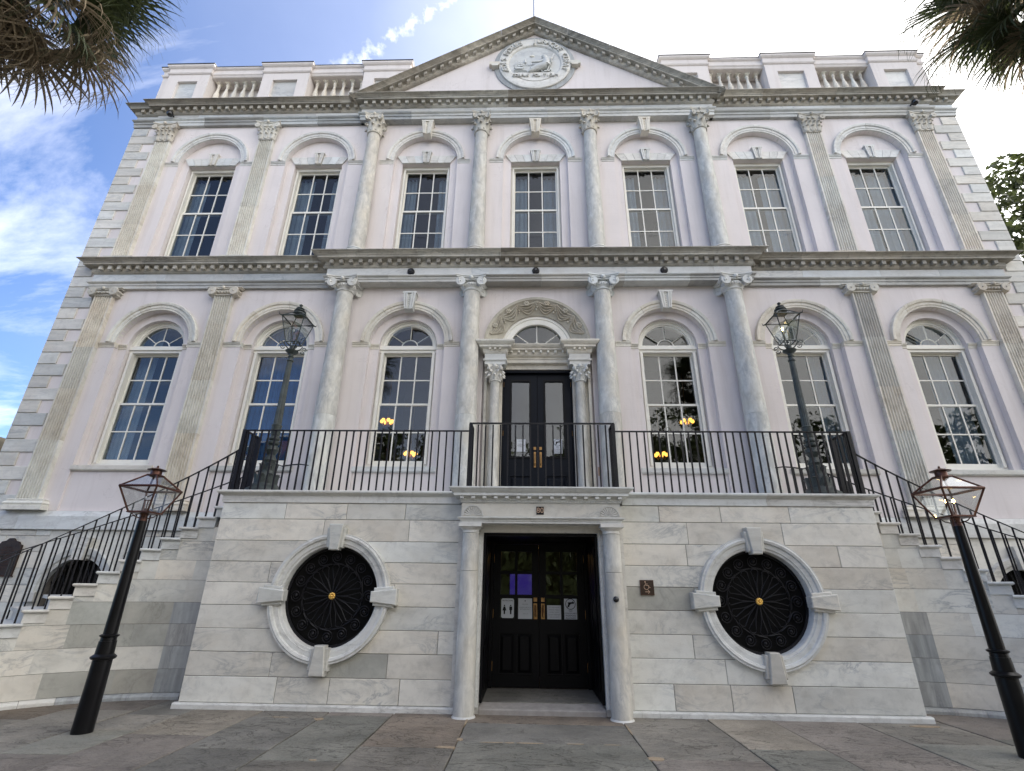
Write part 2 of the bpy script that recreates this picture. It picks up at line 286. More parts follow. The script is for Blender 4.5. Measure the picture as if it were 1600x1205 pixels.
# ------------------------------------------------------------------ geometry helpers
COL = sc.collection
class MB:
    def __init__(s): s.v = []; s.f = []
    def add(s, vs, fs):
        n = len(s.v); s.v += [tuple(v) for v in vs]; s.f += [tuple(i+n for i in f) for f in fs]; return s
    def box(s, x0, x1, y0, y1, z0, z1):
        return s.add([(x0,y0,z0),(x1,y0,z0),(x1,y1,z0),(x0,y1,z0),(x0,y0,z1),(x1,y0,z1),(x1,y1,z1),(x0,y1,z1)],
                     [(0,3,2,1),(4,5,6,7),(0,1,5,4),(1,2,6,5),(2,3,7,6),(3,0,4,7)])
    def cbox(s, x, y, z, dx, dy, dz): return s.box(x-dx/2, x+dx/2, y-dy/2, y+dy/2, z-dz/2, z+dz/2)
    def poly(s, outer, holes, y0, y1, chamfer=0):
        """extrude a 2D polygon (x,z) with holes from y0 (front) to y1"""
        loops = [outer]+list(holes)
        loops3 = [[Vector((p[0], p[1], 0)) for p in l] for l in loops]
        tris = tessellate_polygon(loops3); flat = [p for l in loops for p in l]; n = len(flat)
        s0 = len(s.v)
        s.v += [(p[0], y0, p[1]) for p in flat]+[(p[0], y1, p[1]) for p in flat]
        for a, b, c in tris:
            ar = (flat[b][0]-flat[a][0])*(flat[c][1]-flat[a][1])-(flat[b][1]-flat[a][1])*(flat[c][0]-flat[a][0])
            if ar < 0: a, b, c = c, b, a
            s.f.append((s0+a, s0+b, s0+c)); s.f.append((s0+n+c, s0+n+b, s0+n+a))
        k = 0
        for l in loops:
            m_ = len(l); area = sum(l[i][0]*l[(i+1) % m_][1]-l[(i+1) % m_][0]*l[i][1] for i in range(m_))
            want = 1 if l is loops[0] else -1
            for i in range(m_):
                a, b = k+i, k+(i+1) % m_
                if area*want < 0: a, b = b, a
                s.f.append((s0+b, s0+a, s0+n+a, s0+n+b))
            k += m_
        return s
    def rings(s, rings, closed=True, caps=True):
        n = len(rings[0]); s0 = len(s.v)
        for r_ in rings: s.v += [tuple(p) for p in r_]
        for j in range(len(rings)-1):
            for i in range(n if closed else n-1):
                a = s0+j*n+i; b = s0+j*n+(i+1) % n
                s.f.append((a, b, b+n, a+n))
        if caps and closed:
            s.f.append(tuple(s0+i for i in reversed(range(n)))); s.f.append(tuple(s0+(len(rings)-1)*n+i for i in range(n)))
        return s
    def lathe(s, prof, cx, cy, segs=24, a0=0, a1=2*PI, z0=0):
        full = abs(a1-a0-2*PI) < 1e-6; rings_ = []
        k = segs if full else segs+1
        for r_, z in prof:
            rings_.append([(cx+r_*math.cos(a0+(a1-a0)*i/segs), cy+r_*math.sin(a0+(a1-a0)*i/segs), z+z0) for i in range(k)])
        return s.rings(rings_, closed=full, caps=full)
    def tube(s, pts, r0, r1=None, segs=8, caps=True):
        r1 = r0 if r1 is None else r1; rings_ = []; pts = [Vector(p) for p in pts]; n = len(pts)
        for i, p in enumerate(pts):
            d = (pts[min(i+1, n-1)]-pts[max(i-1, 0)]).normalized()
            u_ = d.cross(Vector((0, 0, 1)) if abs(d.z) < .95 else Vector((0, 1, 0))).normalized(); w = d.cross(u_)
            rad = r0+(r1-r0)*i/(n-1)
            rings_.append([p+u_*rad*math.cos(2*PI*k/segs)+w*rad*math.sin(2*PI*k/segs) for k in range(segs)])
        return s.rings(rings_, True, caps)
    def arch(s, cx, cz, prof, a0=0, a1=PI, segs=28):
        """prof: closed loop of (radius, y) swept round (cx,cz) in the XZ plane"""
        rings_ = [[(cx+r_*math.cos(a0+(a1-a0)*i/segs), y, cz+r_*math.sin(a0+(a1-a0)*i/segs)) for r_, y in prof] for i in range(segs+1)]
        if abs(a1-a0) > 2*PI-1e-4:
            rings_[-1] = rings_[0]
            return s.rings(rings_, True, False)
        return s.rings(rings_, True, True)
    def mould(s, x0, x1, yb, yw, prof, rl=0, rr_=0, slope=0.0):
        """moulding along X; prof = [(projection, z)] bottom to top; rl/rr_: mitred return at that end"""
        def ring(p, z):
            a = x0-(p if rl else 0); b = x1+(p if rr_ else 0)
            return [(a, yw, z+slope*a), (a, yb-p, z+slope*a), (b, yb-p, z+slope*b), (b, yw, z+slope*b)]
        return s.rings([ring(p, z) for p, z in prof], True, True)
    def xf(s, M_):
        s.v = [tuple(M_ @ Vector(v)) for v in s.v]; return s
    def merge(s, o): return s.add(o.v, o.f)
    def mesh(s, name, mat, smooth=None):
        me = bpy.data.meshes.new(name); me.from_pydata(s.v, [], s.f)
        if smooth is not None:
            me.polygons.foreach_set('use_smooth', [True]*len(me.polygons))
            try: me.set_sharp_from_angle(angle=R(smooth))
            except Exception: pass
        if mat: me.materials.append(MAT[mat] if isinstance(mat, str) else mat)
        me.update(); return me
    def build(s, name, mat, parent=None, smooth=None, loc=None, rot=None, fix=True):
        me = s.mesh(name, mat, smooth)
        if fix:
            bm = bmesh.new(); bm.from_mesh(me); bmesh.ops.recalc_face_normals(bm, faces=bm.faces); bm.to_mesh(me); bm.free()
        return put(name, me, parent, loc, rot)
def put(name, me, parent=None, loc=None, rot=None):
    o = bpy.data.objects.new(name, me); COL.objects.link(o)
    if parent is not None: o.parent = parent
    if loc is not None: o.location = loc
    if rot is not None: o.rotation_euler = rot
    return o
def empty(name, loc=(0, 0, 0), rz=0):
    o = bpy.data.objects.new(name, None); COL.objects.link(o); o.location = loc; o.rotation_euler = (0, 0, rz); o.empty_display_size = .3; return o
def tag(o, label=None, cat=None, group=None, kind=None):
    if label: o['label'] = label
    if cat: o['category'] = cat
    if group: o['group'] = group
    if kind: o['kind'] = kind
    return o
def copy_tree(o, parent=None, loc=None, rot=None, scale=None):
    c = o.copy(); COL.objects.link(c); c.parent = parent
    if loc is not None: c.location = loc
    if rot is not None: c.rotation_euler = rot
    if scale is not None: c.scale = scale
    for ch in KIDS.get(o.name, [x for x in o.children]): copy_tree(ch, c)
    return c
KIDS = {}
def text_mesh(txt, size, ext=.0, align='CENTER'):
    cu = bpy.data.curves.new('t', 'FONT'); cu.body = txt; cu.size = size; cu.extrude = ext; cu.align_x = align; cu.align_y = 'CENTER'; cu.resolution_u = 3; cu.space_line = .8
    ob = bpy.data.objects.new('t', cu); COL.objects.link(ob)
    bpy.context.view_layer.update()
    me = bpy.data.meshes.new_from_object(ob.evaluated_get(bpy.context.evaluated_depsgraph_get()))
    vs = [tuple(v.co) for v in me.vertices]; fs = [tuple(p.vertices) for p in me.polygons]
    bpy.data.objects.remove(ob); bpy.data.curves.remove(cu); bpy.data.meshes.remove(me)
    mb = MB(); mb.add(vs, fs); return mb
def text_front(txt, size, x, y, z, ext=.003, align='CENTER', extra=None):
    mb = text_mesh(txt, size, ext, align); M_ = Matrix.Translation((x, y, z)) @ Matrix.Rotation(R(90), 4, 'X')
    if extra: M_ = M_ @ extra
    return mb.xf(M_)
# ------------------------------------------------------------------ ground and pavement (the setting)
T = 2.5                                   # the terrace front stands at y = -T
g = MB().box(-400, 400, -400, 400, -.6, -.055).build('ground', 'asphalt'); tag(g, kind='structure')
pv = MB().box(-30, 30, -16.5, 0.2, -.05, .006).build('pavement', 'joint'); tag(pv, kind='structure')
def slab(x0, x1, y0, y1, mat, h=0.0, rnd=random):
    """one riven flagstone with slightly wavering edges and a worn chamfer"""
    j = .007; n = 6
    pts = []
    for (ax, ay), (bx, by) in (((x0+j, y0+j), (x1-j, y0+j)), ((x1-j, y0+j), (x1-j, y1-j)), ((x1-j, y1-j), (x0+j, y1-j)), ((x0+j, y1-j), (x0+j, y0+j))):
        for i in range(n):
            t = i/n; wob = rnd.uniform(-.006, .006) if i else 0
            pts.append((ax+(bx-ax)*t+(wob if abs(bx-ax) < 1e-6 else 0), ay+(by-ay)*t+(wob if abs(by-ay) < 1e-6 else 0)))
    cx, cy = (x0+x1)/2, (y0+y1)/2
    ins = [(p[0]+math.copysign(.006, cx-p[0]), p[1]+math.copysign(.006, cy-p[1])) for p in pts]
    b = MB(); b.rings([[(p[0], p[1], -.05) for p in pts], [(p[0], p[1], -.006+h) for p in pts], [(p[0], p[1], h) for p in ins]])
    b.build('paving_slab', mat, pv)
YF = -2.2
SL = {  # strips of flags running out from the wall: (x0, x1): [(y0, y1, material), ...]
 (-1.05, 1.04): [(-2.99, -2.05, 'slate_red'), (-3.90, -2.99, 'slate_dark'), (-5.3, -3.90, 'slate_green'), (-6.8, -5.3, 'slate'), (-8.6, -6.8, 'slate_dark'), (-10.4, -8.6, 'slate_plum'), (-12.2, -10.4, 'slate'), (-14, -12.2, 'slate_green')],
 (-2.11, -1.05): [(-4.14, YF, 'slate_red'), (-5.9, -4.14, 'slate'), (-7.9, -5.9, 'slate_green'), (-10, -7.9, 'slate_dark'), (-12, -10, 'slate'), (-14, -12, 'slate_plum')],
 (-3.02, -2.11): [(-2.75, YF, 'slate_plum'), (-4.69, -2.75, 'slate_green'), (-6.4, -4.69, 'slate'), (-8.4, -6.4, 'slate_dark'), (-10.6, -8.4, 'slate_tan'), (-14, -10.6, 'slate')],
 (-3.97, -3.02): [(-2.93, YF, 'slate'), (-4.35, -2.93, 'slate_dark'), (-6.5, -4.35, 'slate_dark'), (-9, -6.5, 'slate_plum'), (-11, -9, 'slate'), (-14, -11, 'slate_green')],
 (-4.95, -3.97): [(-3.87, -1.9, 'slate_tan'), (-5.6, -3.87, 'slate_plum'), (-7.5, -5.6, 'slate'), (-10, -7.5, 'slate_green'), (-14, -10, 'slate_dark')],
 (-5.71, -4.95): [(-2.9, -1.7, 'slate_dark'), (-3.72, -2.9, 'slate'), (-4.66, -3.72, 'slate_green'), (-6.4, -4.66, 'slate_plum'), (-8.6, -6.4, 'slate'), (-14, -8.6, 'slate_dark')],
 (-6.7, -5.71): [(-2.7, -1.7, 'slate_plum'), (-4.3, -2.7, 'slate'), (-6.3, -4.3, 'slate'), (-8.8, -6.3, 'slate_green'), (-14, -8.8, 'slate')],
 (-7.8, -6.7): [(-3.3, -1.7, 'slate_red'), (-5.2, -3.3, 'slate'), (-7.4, -5.2, 'slate_green'), (-14, -7.4, 'slate_dark')],
 (1.04, 2.23): [(-4.37, YF, 'slate'), (-6.2, -4.37, 'slate_plum'), (-8.6, -6.2, 'slate_dark'), (-11, -8.6, 'slate_green'), (-14, -11, 'slate')],
 (2.23, 3.11): [(-3.95, YF, 'slate_tan'), (-5.8, -3.95, 'slate_green'), (-8, -5.8, 'slate'), (-10.5, -8, 'slate_dark'), (-14, -10.5, 'slate_plum')],
 (3.11, 4.27): [(-5.6, YF, 'slate_plum'), (-7.6, -5.6, 'slate'), (-10.2, -7.6, 'slate_green'), (-14, -10.2, 'slate_dark')],
 (4.27, 5.45): [(-3.58, -1.9, 'slate'), (-5.6, -3.58, 'slate_green'), (-8.2, -5.6, 'slate'), (-14, -8.2, 'slate_tan')],
 (5.45, 6.6): [(-3.30, -1.7, 'slate_plum'), (-5.0, -3.30, 'slate_green'), (-7.6, -5, 'slate'), (-14, -7.6, 'slate_dark')],
 (6.6, 7.9): [(-3.9, -1.7, 'slate'), (-6.5, -3.9, 'slate_plum'), (-14, -6.5, 'slate')]}
for (a, b_), rows in SL.items():
    for (y0, y1, mt_) in rows:
        h = random.uniform(.026, .034)
        if y1 == YF: y1 = -2.3
        slab(a, b_, y0, y1, mt_, h)
for sgn in (-1, 1):
    for k in range(5):
        xa = 7.8+k*1.4+(0.1 if sgn > 0 else 0); y = -1.0-.3*k
        while y > -14:
            L_ = random.uniform(1.3, 2.4); lo, hi = (xa, xa+1.4) if sgn > 0 else (-xa-1.4, -xa)
            slab(lo, hi, max(y-L_, -14), y, random.choice(['slate', 'slate_green', 'slate_plum', 'slate_dark']), random.uniform(.026, .034)); y -= L_
# patches of tan and grey mortar in the joints of the pavement
def blob(x, y, rx, ry, mat, rnd, z=.034):
    n = 14; pts = [(x+rx*math.cos(2*PI*i/n)*rnd.uniform(.75, 1.15), y+ry*math.sin(2*PI*i/n)*rnd.uniform(.7, 1.2)) for i in range(n)]
    MB().rings([[(p[0], p[1], -.02) for p in pts], [(x+(p[0]-x)*.93, y+(p[1]-y)*.93, z) for p in pts]]).build('mortar_patch', mat, pv)
rb = random.Random(3)
for x, y, rx, ry in ((-3.55, -2.93, .13, .025), (-3.02, -2.98, .07, .06), (-1.16, -4.12, .12, .05), (-1.03, -3.8, .04, .06), (1.10, -4.38, .10, .08), (5.05, -2.72, .20, .06), (-2.42, -4.66, .04, .02), (-.2, -3.905, .18, .022), (.3, -3.902, .12, .018), (-.65, -3.905, .16, .016), (1.045, -3.2, .015, .3), (-1.05, -2.9, .014, .28), (-.95, -2.36, .18, .05), (-.45, -3.905, .07, .02), (.72, -3.905, .1, .014)):
    blob(x, y, rx, ry, 'mortar_tan', rb)
# the asphalt street beyond the far kerb of the pavement, behind the photographer
tag(MB().box(-30, 30, -17.0, -16.5, -.05, .05).build('kerb', 'threshold'), kind='structure')
tag(MB().box(-30, 30, -16.4, -14.01, -.05, .03).build('pavement', 'slate'), kind='structure')

# ------------------------------------------------------------------ the city hall
HALL = empty('city_hall', (0, 0, 0))
tag(HALL, 'three storey pale pink stucco hall with grey marble columns, arched windows and a carved pediment', 'building')
W_ = 12.18; WXL = [-9.52, -6.35, -3.17, 0.0, 3.17, 6.35, 9.52]
ZW = 3.12
def arc_pts(cx, cz, r_, a0, a1, n): return [(cx+r_*math.cos(a0+(a1-a0)*i/n), cz+r_*math.sin(a0+(a1-a0)*i/n)) for i in range(n+1)]
# front skin with the arched recesses cut through
holes = []
for x in WXL:
    if x != 0: holes.append([(x+.92, 3.125)]+arc_pts(x, 7.2, .92, 0, PI, 24)+[(x-.92, 3.125)])
    holes.append([(x+.92, 9.45)]+arc_pts(x, 13.1, .92, 0, PI, 24)+[(x-.92, 9.45)])
holes.append([(1.29, 3.125), (1.29, 7.13)]+arc_pts(0, 7.13, 1.29, 0, PI, 32)[1:]+[(-1.29, 3.125)])
MB().poly([(-W_, ZW), (W_, ZW), (W_, 15.05), (-W_, 15.05)], holes, 0, .13).build('wall', 'stucco', HALL)
h2 = []
for x in WXL:
    if x != 0: h2.append([(x+.71, 4.13)]+arc_pts(x, 7.2, .71, 0, PI, 22)+[(x-.71, 4.13)])
    h2.append([(x-.70, 9.62), (x+.70, 9.62), (x+.70, 13.1), (x-.70, 13.1)])
h2.append([(-.95, 3.125), (.95, 3.125), (.95, 6.6)]+arc_pts(0, 7.12, .86, 0, PI, 24)+[(-.95, 6.6)])
MB().poly([(-W_+.03, ZW+.001), (W_-.03, ZW+.001), (W_-.03, 15.0), (-W_+.03, 15.0)], h2, .131, .46).build('wall', 'stucco', HALL)
for s in (-1, 1):      # flank walls
    MB().box(min(s*W_, s*(W_-.4)), max(s*W_, s*(W_-.4)), .462, 19.5, -.02, 15.05).build('wall', 'stucco', HALL)
MB().box(-W_+.41, W_-.41, 19.1, 19.5, 0, 15.05).build('wall', 'stucco', HALL)
MB().box(-W_+.05, W_-.05, .30, 19.4, 15.06, 15.25).build('roof', 'metal_cap', HALL)
# rooms behind the windows
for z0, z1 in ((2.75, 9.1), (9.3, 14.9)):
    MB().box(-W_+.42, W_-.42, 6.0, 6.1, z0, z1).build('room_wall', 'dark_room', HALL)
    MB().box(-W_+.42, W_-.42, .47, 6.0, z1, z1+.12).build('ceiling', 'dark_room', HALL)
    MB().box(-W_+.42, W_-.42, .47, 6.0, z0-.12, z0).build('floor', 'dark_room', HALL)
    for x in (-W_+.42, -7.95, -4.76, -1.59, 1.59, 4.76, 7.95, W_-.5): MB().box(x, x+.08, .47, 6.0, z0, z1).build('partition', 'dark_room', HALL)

# ---- quoins
rq = random.Random(11); z = 3.14; k = 0
while z < 14.45:
    h = .3155
    for s in (-1, 1):
        w = .74 if k % 2 == 0 else .44; d = .44 if k % 2 == 0 else .74
        w += rq.uniform(-.03, .03)
        if 9.2 < z < 9.45: pass
        a, b_ = (W_-w, W_+.03) if s > 0 else (-W_-.03, -W_+w)
        mb = MB(); y0 = -.032
        c = .012
        # front block face with a small chamfer, wrapped round the corner
        mb.rings([[(a, .02, z+.012), (b_, .02, z+.012), (b_, .02, z+h), (a, .02, z+h)], [(a, y0+c, z+.012), (b_, y0+c, z+.012), (b_, y0+c, z+h), (a, y0+c, z+h)], [(a+c, y0, z+.012+c), (b_-c, y0, z+.012+c), (b_-c, y0, z+h-c), (a+c, y0, z+h-c)]])
        cx0, cx1 = (W_-.02, W_+.03) if s > 0 else (-W_-.03, -W_+.02)
        mb.box(cx0, cx1, .0205, d, z+.012, z+h)
        mb.build('quoin', 'quoin', HALL)
    z += h+.0; k += 1

# ---- cornices, friezes, architraves
def run(x0, x1, breaks, fn):
    xs = [x0]+[b for b in breaks if x0 < b < x1]+[x1]
    for i in range(len(xs)-1): fn(xs[i]+(.002 if i else 0), xs[i+1]-(.002 if i < len(xs)-2 else 0), i == 0, i == len(xs)-2)
rc = random.Random(5)
def breaks(x0, x1, step):
    o = []; x = x0+rc.uniform(.6, 1.0)*step
    while x < x1-.5: o.append(x); x += rc.uniform(.75, 1.2)*step
    return o
def entab(x0, x1, yb, yw, za, zf, zc, corn, arch_p, rl, rr_, dent, dz, name='cornice_block', slope=0, skipA=False, cm='cornice', step=2.1, crown=None, zfun=0):
    if not skipA:
        hA = zf-za
        prof = [(arch_p, za), (arch_p, za+hA*.42), (arch_p+.018, za+hA*.43), (arch_p+.018, za+hA*.70), (arch_p+.05, za+hA*.80), (arch_p+.065, za+hA*.9), (arch_p+.065, za+hA), (0, za+hA+.001)]
        run(x0, x1, breaks(x0, x1, 2.0), lambda a, b_, l, r_: MB().mould(a, b_, yb, yw, prof, rl and l, rr_ and r_).build('architrave_block', 'architrave', HALL))
        run(x0, x1, breaks(x0, x1, 1.9), lambda a, b_, l, r_: MB().mould(a, b_, yb, yw, [(arch_p-.005, zf+.002), (arch_p-.005, zc-.002)], rl and l, rr_ and r_).build('frieze_block', 'frieze', HALL))
    run(x0, x1, breaks(x0, x1, step), lambda a, b_, l, r_: MB().mould(a, b_, yb, yw, corn, rl and l, rr_ and r_, slope).build(name, cm, HALL))
    if dent:
        pitch, wd, p0, p1 = dent; mb = MB(); n = int((x1-x0+(p0*2 if rl and rr_ else 0))/pitch); xm = (x0+x1)/2+(0 if bool(rl) == bool(rr_) else (p0/2 if rr_ else -p0/2))
        for i in range(n):
            x = xm+(i-(n-1)/2)*pitch; zz = slope*x
            mb.box(x-wd/2, x+wd/2, yb-p1, yb-p0+.004, dz[0]+zz, dz[1]+zz)
            mb.box(x-wd/2-.006, x+wd/2+.006, yb-p1-.008, yb-p0+.004, dz[1]+zz+.0005, dz[1]+zz+.016)
        tag(mb.build('dentils', cm, HALL), kind='stuff')
def cprof(z0, z1, p0, p1):
    """bed mould, dentil face, corona, cyma; p0 wall-side projection, p1 lip projection"""
    h = z1-z0; d = p1-p0
    return [(p0, z0), (p0+.03, z0+.02), (p0+.05, z0+h*.14), (p0+.055, z0+h*.15), (p0+.055, z0+h*.50), (p0+.055+d*.10, z0+h*.56), (p0+d*.62, z0+h*.57), (p0+d*.62, z0+h*.72),
            (p0+d*.66, z0+h*.73), (p0+d*.70, z0+h*.80), (p0+d*.86, z0+h*.90), (p0+d*.96, z0+h*.94), (p1, z0+h*.95), (p1, z1), (0, z1+.02)]
def dd(z0, z1, p0, p1): h = z1-z0; return (.247, .095, p0+.055, p0+(p1-p0)*.46), (z0+h*.22, z0+h*.50)
# lower belt: wings, then the projecting centre
z0, z1 = 9.17, 9.50
for s in (-1, 1):
    x0, x1 = (-11.52, -5.12) if s < 0 else (5.12, 11.52)
    dn, dz = dd(z0, z1, .08, .40)
    entab(x0, x1, 0, .02, 8.73, 8.93, z0, cprof(z0, z1, .08, .40), .08, s < 0, s > 0, dn, dz)
dn, dz = dd(z0, z1, .28, .62)
entab(-5.05, 5.05, -.0, .02, 8.76, 8.93, z0, cprof(z0, z1+.02, .28, .62), .28, 1, 1, dn, dz)
# upper entablature: corner bits, wings, centre
z0, z1 = 14.97, 15.29
for s in (-1, 1):
    a, b_ = (-W_, -11.48) if s < 0 else (11.48, W_)
    dn, dz = dd(z0, z1, .05, .32)
    entab(a, b_, 0, .45, 14.53, 14.79, z0, cprof(z0, z1-.02, .05, .32), .05, s < 0, s > 0, dn, dz, step=4)
    a, b_ = (-11.46, -5.12) if s < 0 else (5.12, 11.46)
    dn, dz = dd(z0, z1, .09, .42)
    entab(a, b_, 0, .02, 14.53, 14.79, z0, cprof(z0, z1, .09, .42), .09, s < 0, s > 0, dn, dz)
dn, dz = dd(z0, z1, .20, .52)
entab(-5.02, 5.02, 0, .02, 14.53, 14.79, z0, cprof(z0, z1, .20, .52), .20, 1, 1, dn, dz)
for s in (-1, 1):      # returns of cornice and wall head along the flanks
    x = s*W_
    mb = MB()
    for p, z in cprof(14.97, 15.27, .05, .32): pass
    pr = cprof(14.97, 15.27, .05, .32); mb.rings([[(x-s*.02, .46, z), (x+s*p, .46, z), (x+s*p, 19.5, z), (x-s*.02, 19.5, z)] for p, z in pr]).build('cornice_block', 'cornice', HALL)

# ---- pediment
SLP = .628; ZB = 15.30
MB().poly([(-4.95, ZB), (4.95, ZB), (0, ZB+4.95*SLP)], [], -.13, .32).build('tympanum', 'stucco', HALL)
rk = cprof(-.33, .0, .20, .52)
for s in (-1, 1):
    zt = 18.66
    prof = [(p, zt+z) for p, z in rk]; xs = [0, 1.05, 2.3, 3.55, 5.02]
    for i in range(4):
        a, b_ = xs[i]+(.003 if i else 0), xs[i+1]-.003
        x0, x1 = (a, b_) if s > 0 else (-b_, -a)
        last = i == 3
        MB().mould(x0, x1, 0, .30, prof, last and s < 0, last and s > 0, -s*SLP).build('raking_cornice_block', 'cornice', HALL)
    mb = MB(); (pitch, wd, p0, p1), (da, db) = dd(-.33, 0, .20, .52)
    for i in range(19):
        x = s*(.16+i*.247)
        if abs(x) > 4.55: break
        zz = zt-SLP*abs(x)
        mb.add([(x+a*wd/2, y, zz+h+(-s*SLP)*a*wd/2) for h in (da, db) for a, y in ((-1, -p1), (1, -p1), (1, -p0+.004), (-1, -p0+.004))], [(0,3,2,1),(4,5,6,7),(0,1,5,4),(1,2,6,5),(2,3,7,6),(3,0,4,7)])
    tag(mb.build('dentils', 'cornice', HALL), kind='stuff')
MB().rings([[(-5.4, -.3, 15.1), (5.4, -.3, 15.1), (5.4, .28, 15.1), (-5.4, .28, 15.1)], [(-5.3, -.3, 15.29), (5.3, -.3, 15.29), (5.3, .28, 15.29), (-5.3, .28, 15.29)]])
rf = MB(); rf.add([(-5.2, .31, 15.26), (0, .31, 18.5), (5.2, .31, 15.26), (-5.2, 9, 15.26), (0, 9, 18.5), (5.2, 9, 15.26)], [(0, 1, 4, 3), (1, 2, 5, 4), (0, 2, 1), (3, 4, 5), (0, 3, 5, 2)]); rf.build('roof', 'metal_cap', HALL)
pole = MB().tube([(0.02, .8, 17.5), (0.02, .8, 25)], .045, .03, 12).build('flagpole', 'pole', smooth=40); tag(pole, 'slim pale flagpole rising above the peak of the pediment', 'flagpole')

# ---- the round seal in the pediment
seal = MB().arch(-.0, 16.86, [(.86, -.14), (1.27, -.14), (1.27, -.165), (1.22, -.175), (.86, -.175)], 0, 2*PI, 56).build('seal', 'ashlar_grey', HALL, smooth=30)
MB().arch(0, 16.86, [(.80, -.15), (1.12, -.15), (1.13, -.20), (1.12, -.225), (1.08, -.235), (.86, -.235), (.83, -.225), (.80, -.19)], 0, 2*PI, 56).build('lettered_ring', 'cap_marble', seal, smooth=30)
MB().poly(arc_pts(0, 16.86, .815, 0, 2*PI, 48)[:-1], [], -.185, -.15).build('relief_ground', 'frieze', seal)
for s in (-1, 1):
    MB().box(min(s*1.10, s*1.42), max(s*1.10, s*1.42), -.27, -.14, 16.77, 16.90).build('side_block', 'cream', seal)
    MB().box(min(s*1.14, s*1.34), max(s*1.14, s*1.34), -.30, -.14, 16.68, 16.768).build('side_block', 'cream', seal)
MB().poly(arc_pts(0, 16.86, .81, R(220), R(320), 16)+[(.60, 16.42), (-.60, 16.42)], [], -.232, -.18).build('base_band', 'cap_marble', seal)
mb = MB()
word = 'ÆDES MORES  JURAQUE CURAT'; n = len(word)
for i, ch in enumerate(word):
    if ch == ' ': continue
    a = R(200)-R(220)*i/(n-1)
    t_ = text_front(ch, .26, 0, -.012, 0, .026); M_ = Matrix.Translation((.965*math.cos(a), -.245, 16.86+.965*math.sin(a))) @ Matrix.Rotation(-(a-PI/2), 4, 'Y')
    mb.merge(t_.xf(M_))
word = 'CORPUS POLITICUM'; n = len(word)
for i, ch in enumerate(word):
    if ch == ' ': continue
    x = (i-(n-1)/2)*.087; mb.merge(text_front(ch, .155, x, -.25, 16.26-.01*abs(x), .022))
tag(mb.build('lettering', 'cap_marble', seal, fix=False), kind='stuff')
def ell(mb, x, y, z, rx, ry, rz, n=10, rot=0):
    rings_ = []
    for j in range(1, n): 
        a = PI*j/n; rings_.append([(rx*math.sin(a)*math.cos(2*PI*i/n), ry*math.sin(a)*math.sin(2*PI*i/n), rz*math.cos(a)) for i in range(n)])
    q = MB().rings(rings_); q.xf(Matrix.Translation((x, y, z)) @ Matrix.Rotation(rot, 4, 'Y')); mb.merge(q)
fig = MB()      # seated robed figure holding a staff
ell(fig, .31, -.25, 17.06, .085, .07, .10); ell(fig, .29, -.25, 17.10, .09, .07, .05)
fig.tube([(.33, -.25, 16.98), (.36, -.24, 16.84), (.34, -.24, 16.66)], .10, .15, 10)
fig.tube([(.34, -.26, 16.66), (.10, -.26, 16.60), (-.12, -.25, 16.50)], .14, .075, 10)
fig.tube([(.30, -.26, 16.62), (.02, -.26, 16.52), (-.18, -.25, 16.45)], .10, .05, 8)
fig.tube([(.28, -.27, 16.90), (.14, -.28, 16.83), (-.10, -.27, 16.83)], .048, .03, 8)
fig.tube([(.42, -.26, 16.90), (.50, -.27, 16.80), (.52, -.28, 16.98)], .05, .035, 8)
fig.tube([(.60, -.27, 17.22), (.38, -.28, 16.42)], .016, .016, 6)
fig.add([(.60, -.275, 17.26), (.57, -.275, 17.16), (.64, -.275, 17.14)], [(0, 1, 2)])
fig.box(-.22, -.08, -.26, -.18, 16.425, 16.45); fig.box(.2, .5, -.25, -.18, 16.44, 16.50); fig.box(.24, .28, -.25, -.18, 16.42, 16.6); fig.box(.46, .50, -.25, -.18, 16.42, 16.6)
fig.build('relief_figure', 'cap_marble', seal, smooth=50)
sh = MB(); sh.poly([(-.64, 16.68), (-.34, 16.68), (-.38, 16.61), (-.60, 16.61)], [], -.23, -.18)
for i, x in enumerate((-.58, -.49, -.41)):
    sh.box(x-.006, x+.006, -.22, -.18, 16.68, 16.95)
    for zz, w in ((16.70, .075), (16.79, .065), (16.87, .05)): sh.poly([(x-w/2, zz), (x+w/2, zz), (x+w/2*.8, zz+.07), (x-w/2*.8, zz+.07)], [], -.225-.01*i, -.19)
for i in range(3): sh.tube([(-.66+.1*j+i*.03, -.2, 16.56-.05*i+.012*(j % 2)) for j in range(5)], .014, .010, 5)
sh.build('relief_ship', 'cap_marble', seal)
tw = MB()
for i in range(12):
    x = -.66+i*.075; tw.box(x, x+.055, -.20, -.18, 16.78, 16.88+.03*((i*7) % 3))
tw.lathe([(.05, 16.88), (.05, 16.96), (.03, 17.0), (.01, 17.1)], -.30, -.19, 8); tw.build('relief_town', 'frieze', seal)
sn = MB(); ell(sn, -.08, -.19, 17.22, .08, .03, .05); sn.build('relief_sun', 'cream', seal, smooth=60)

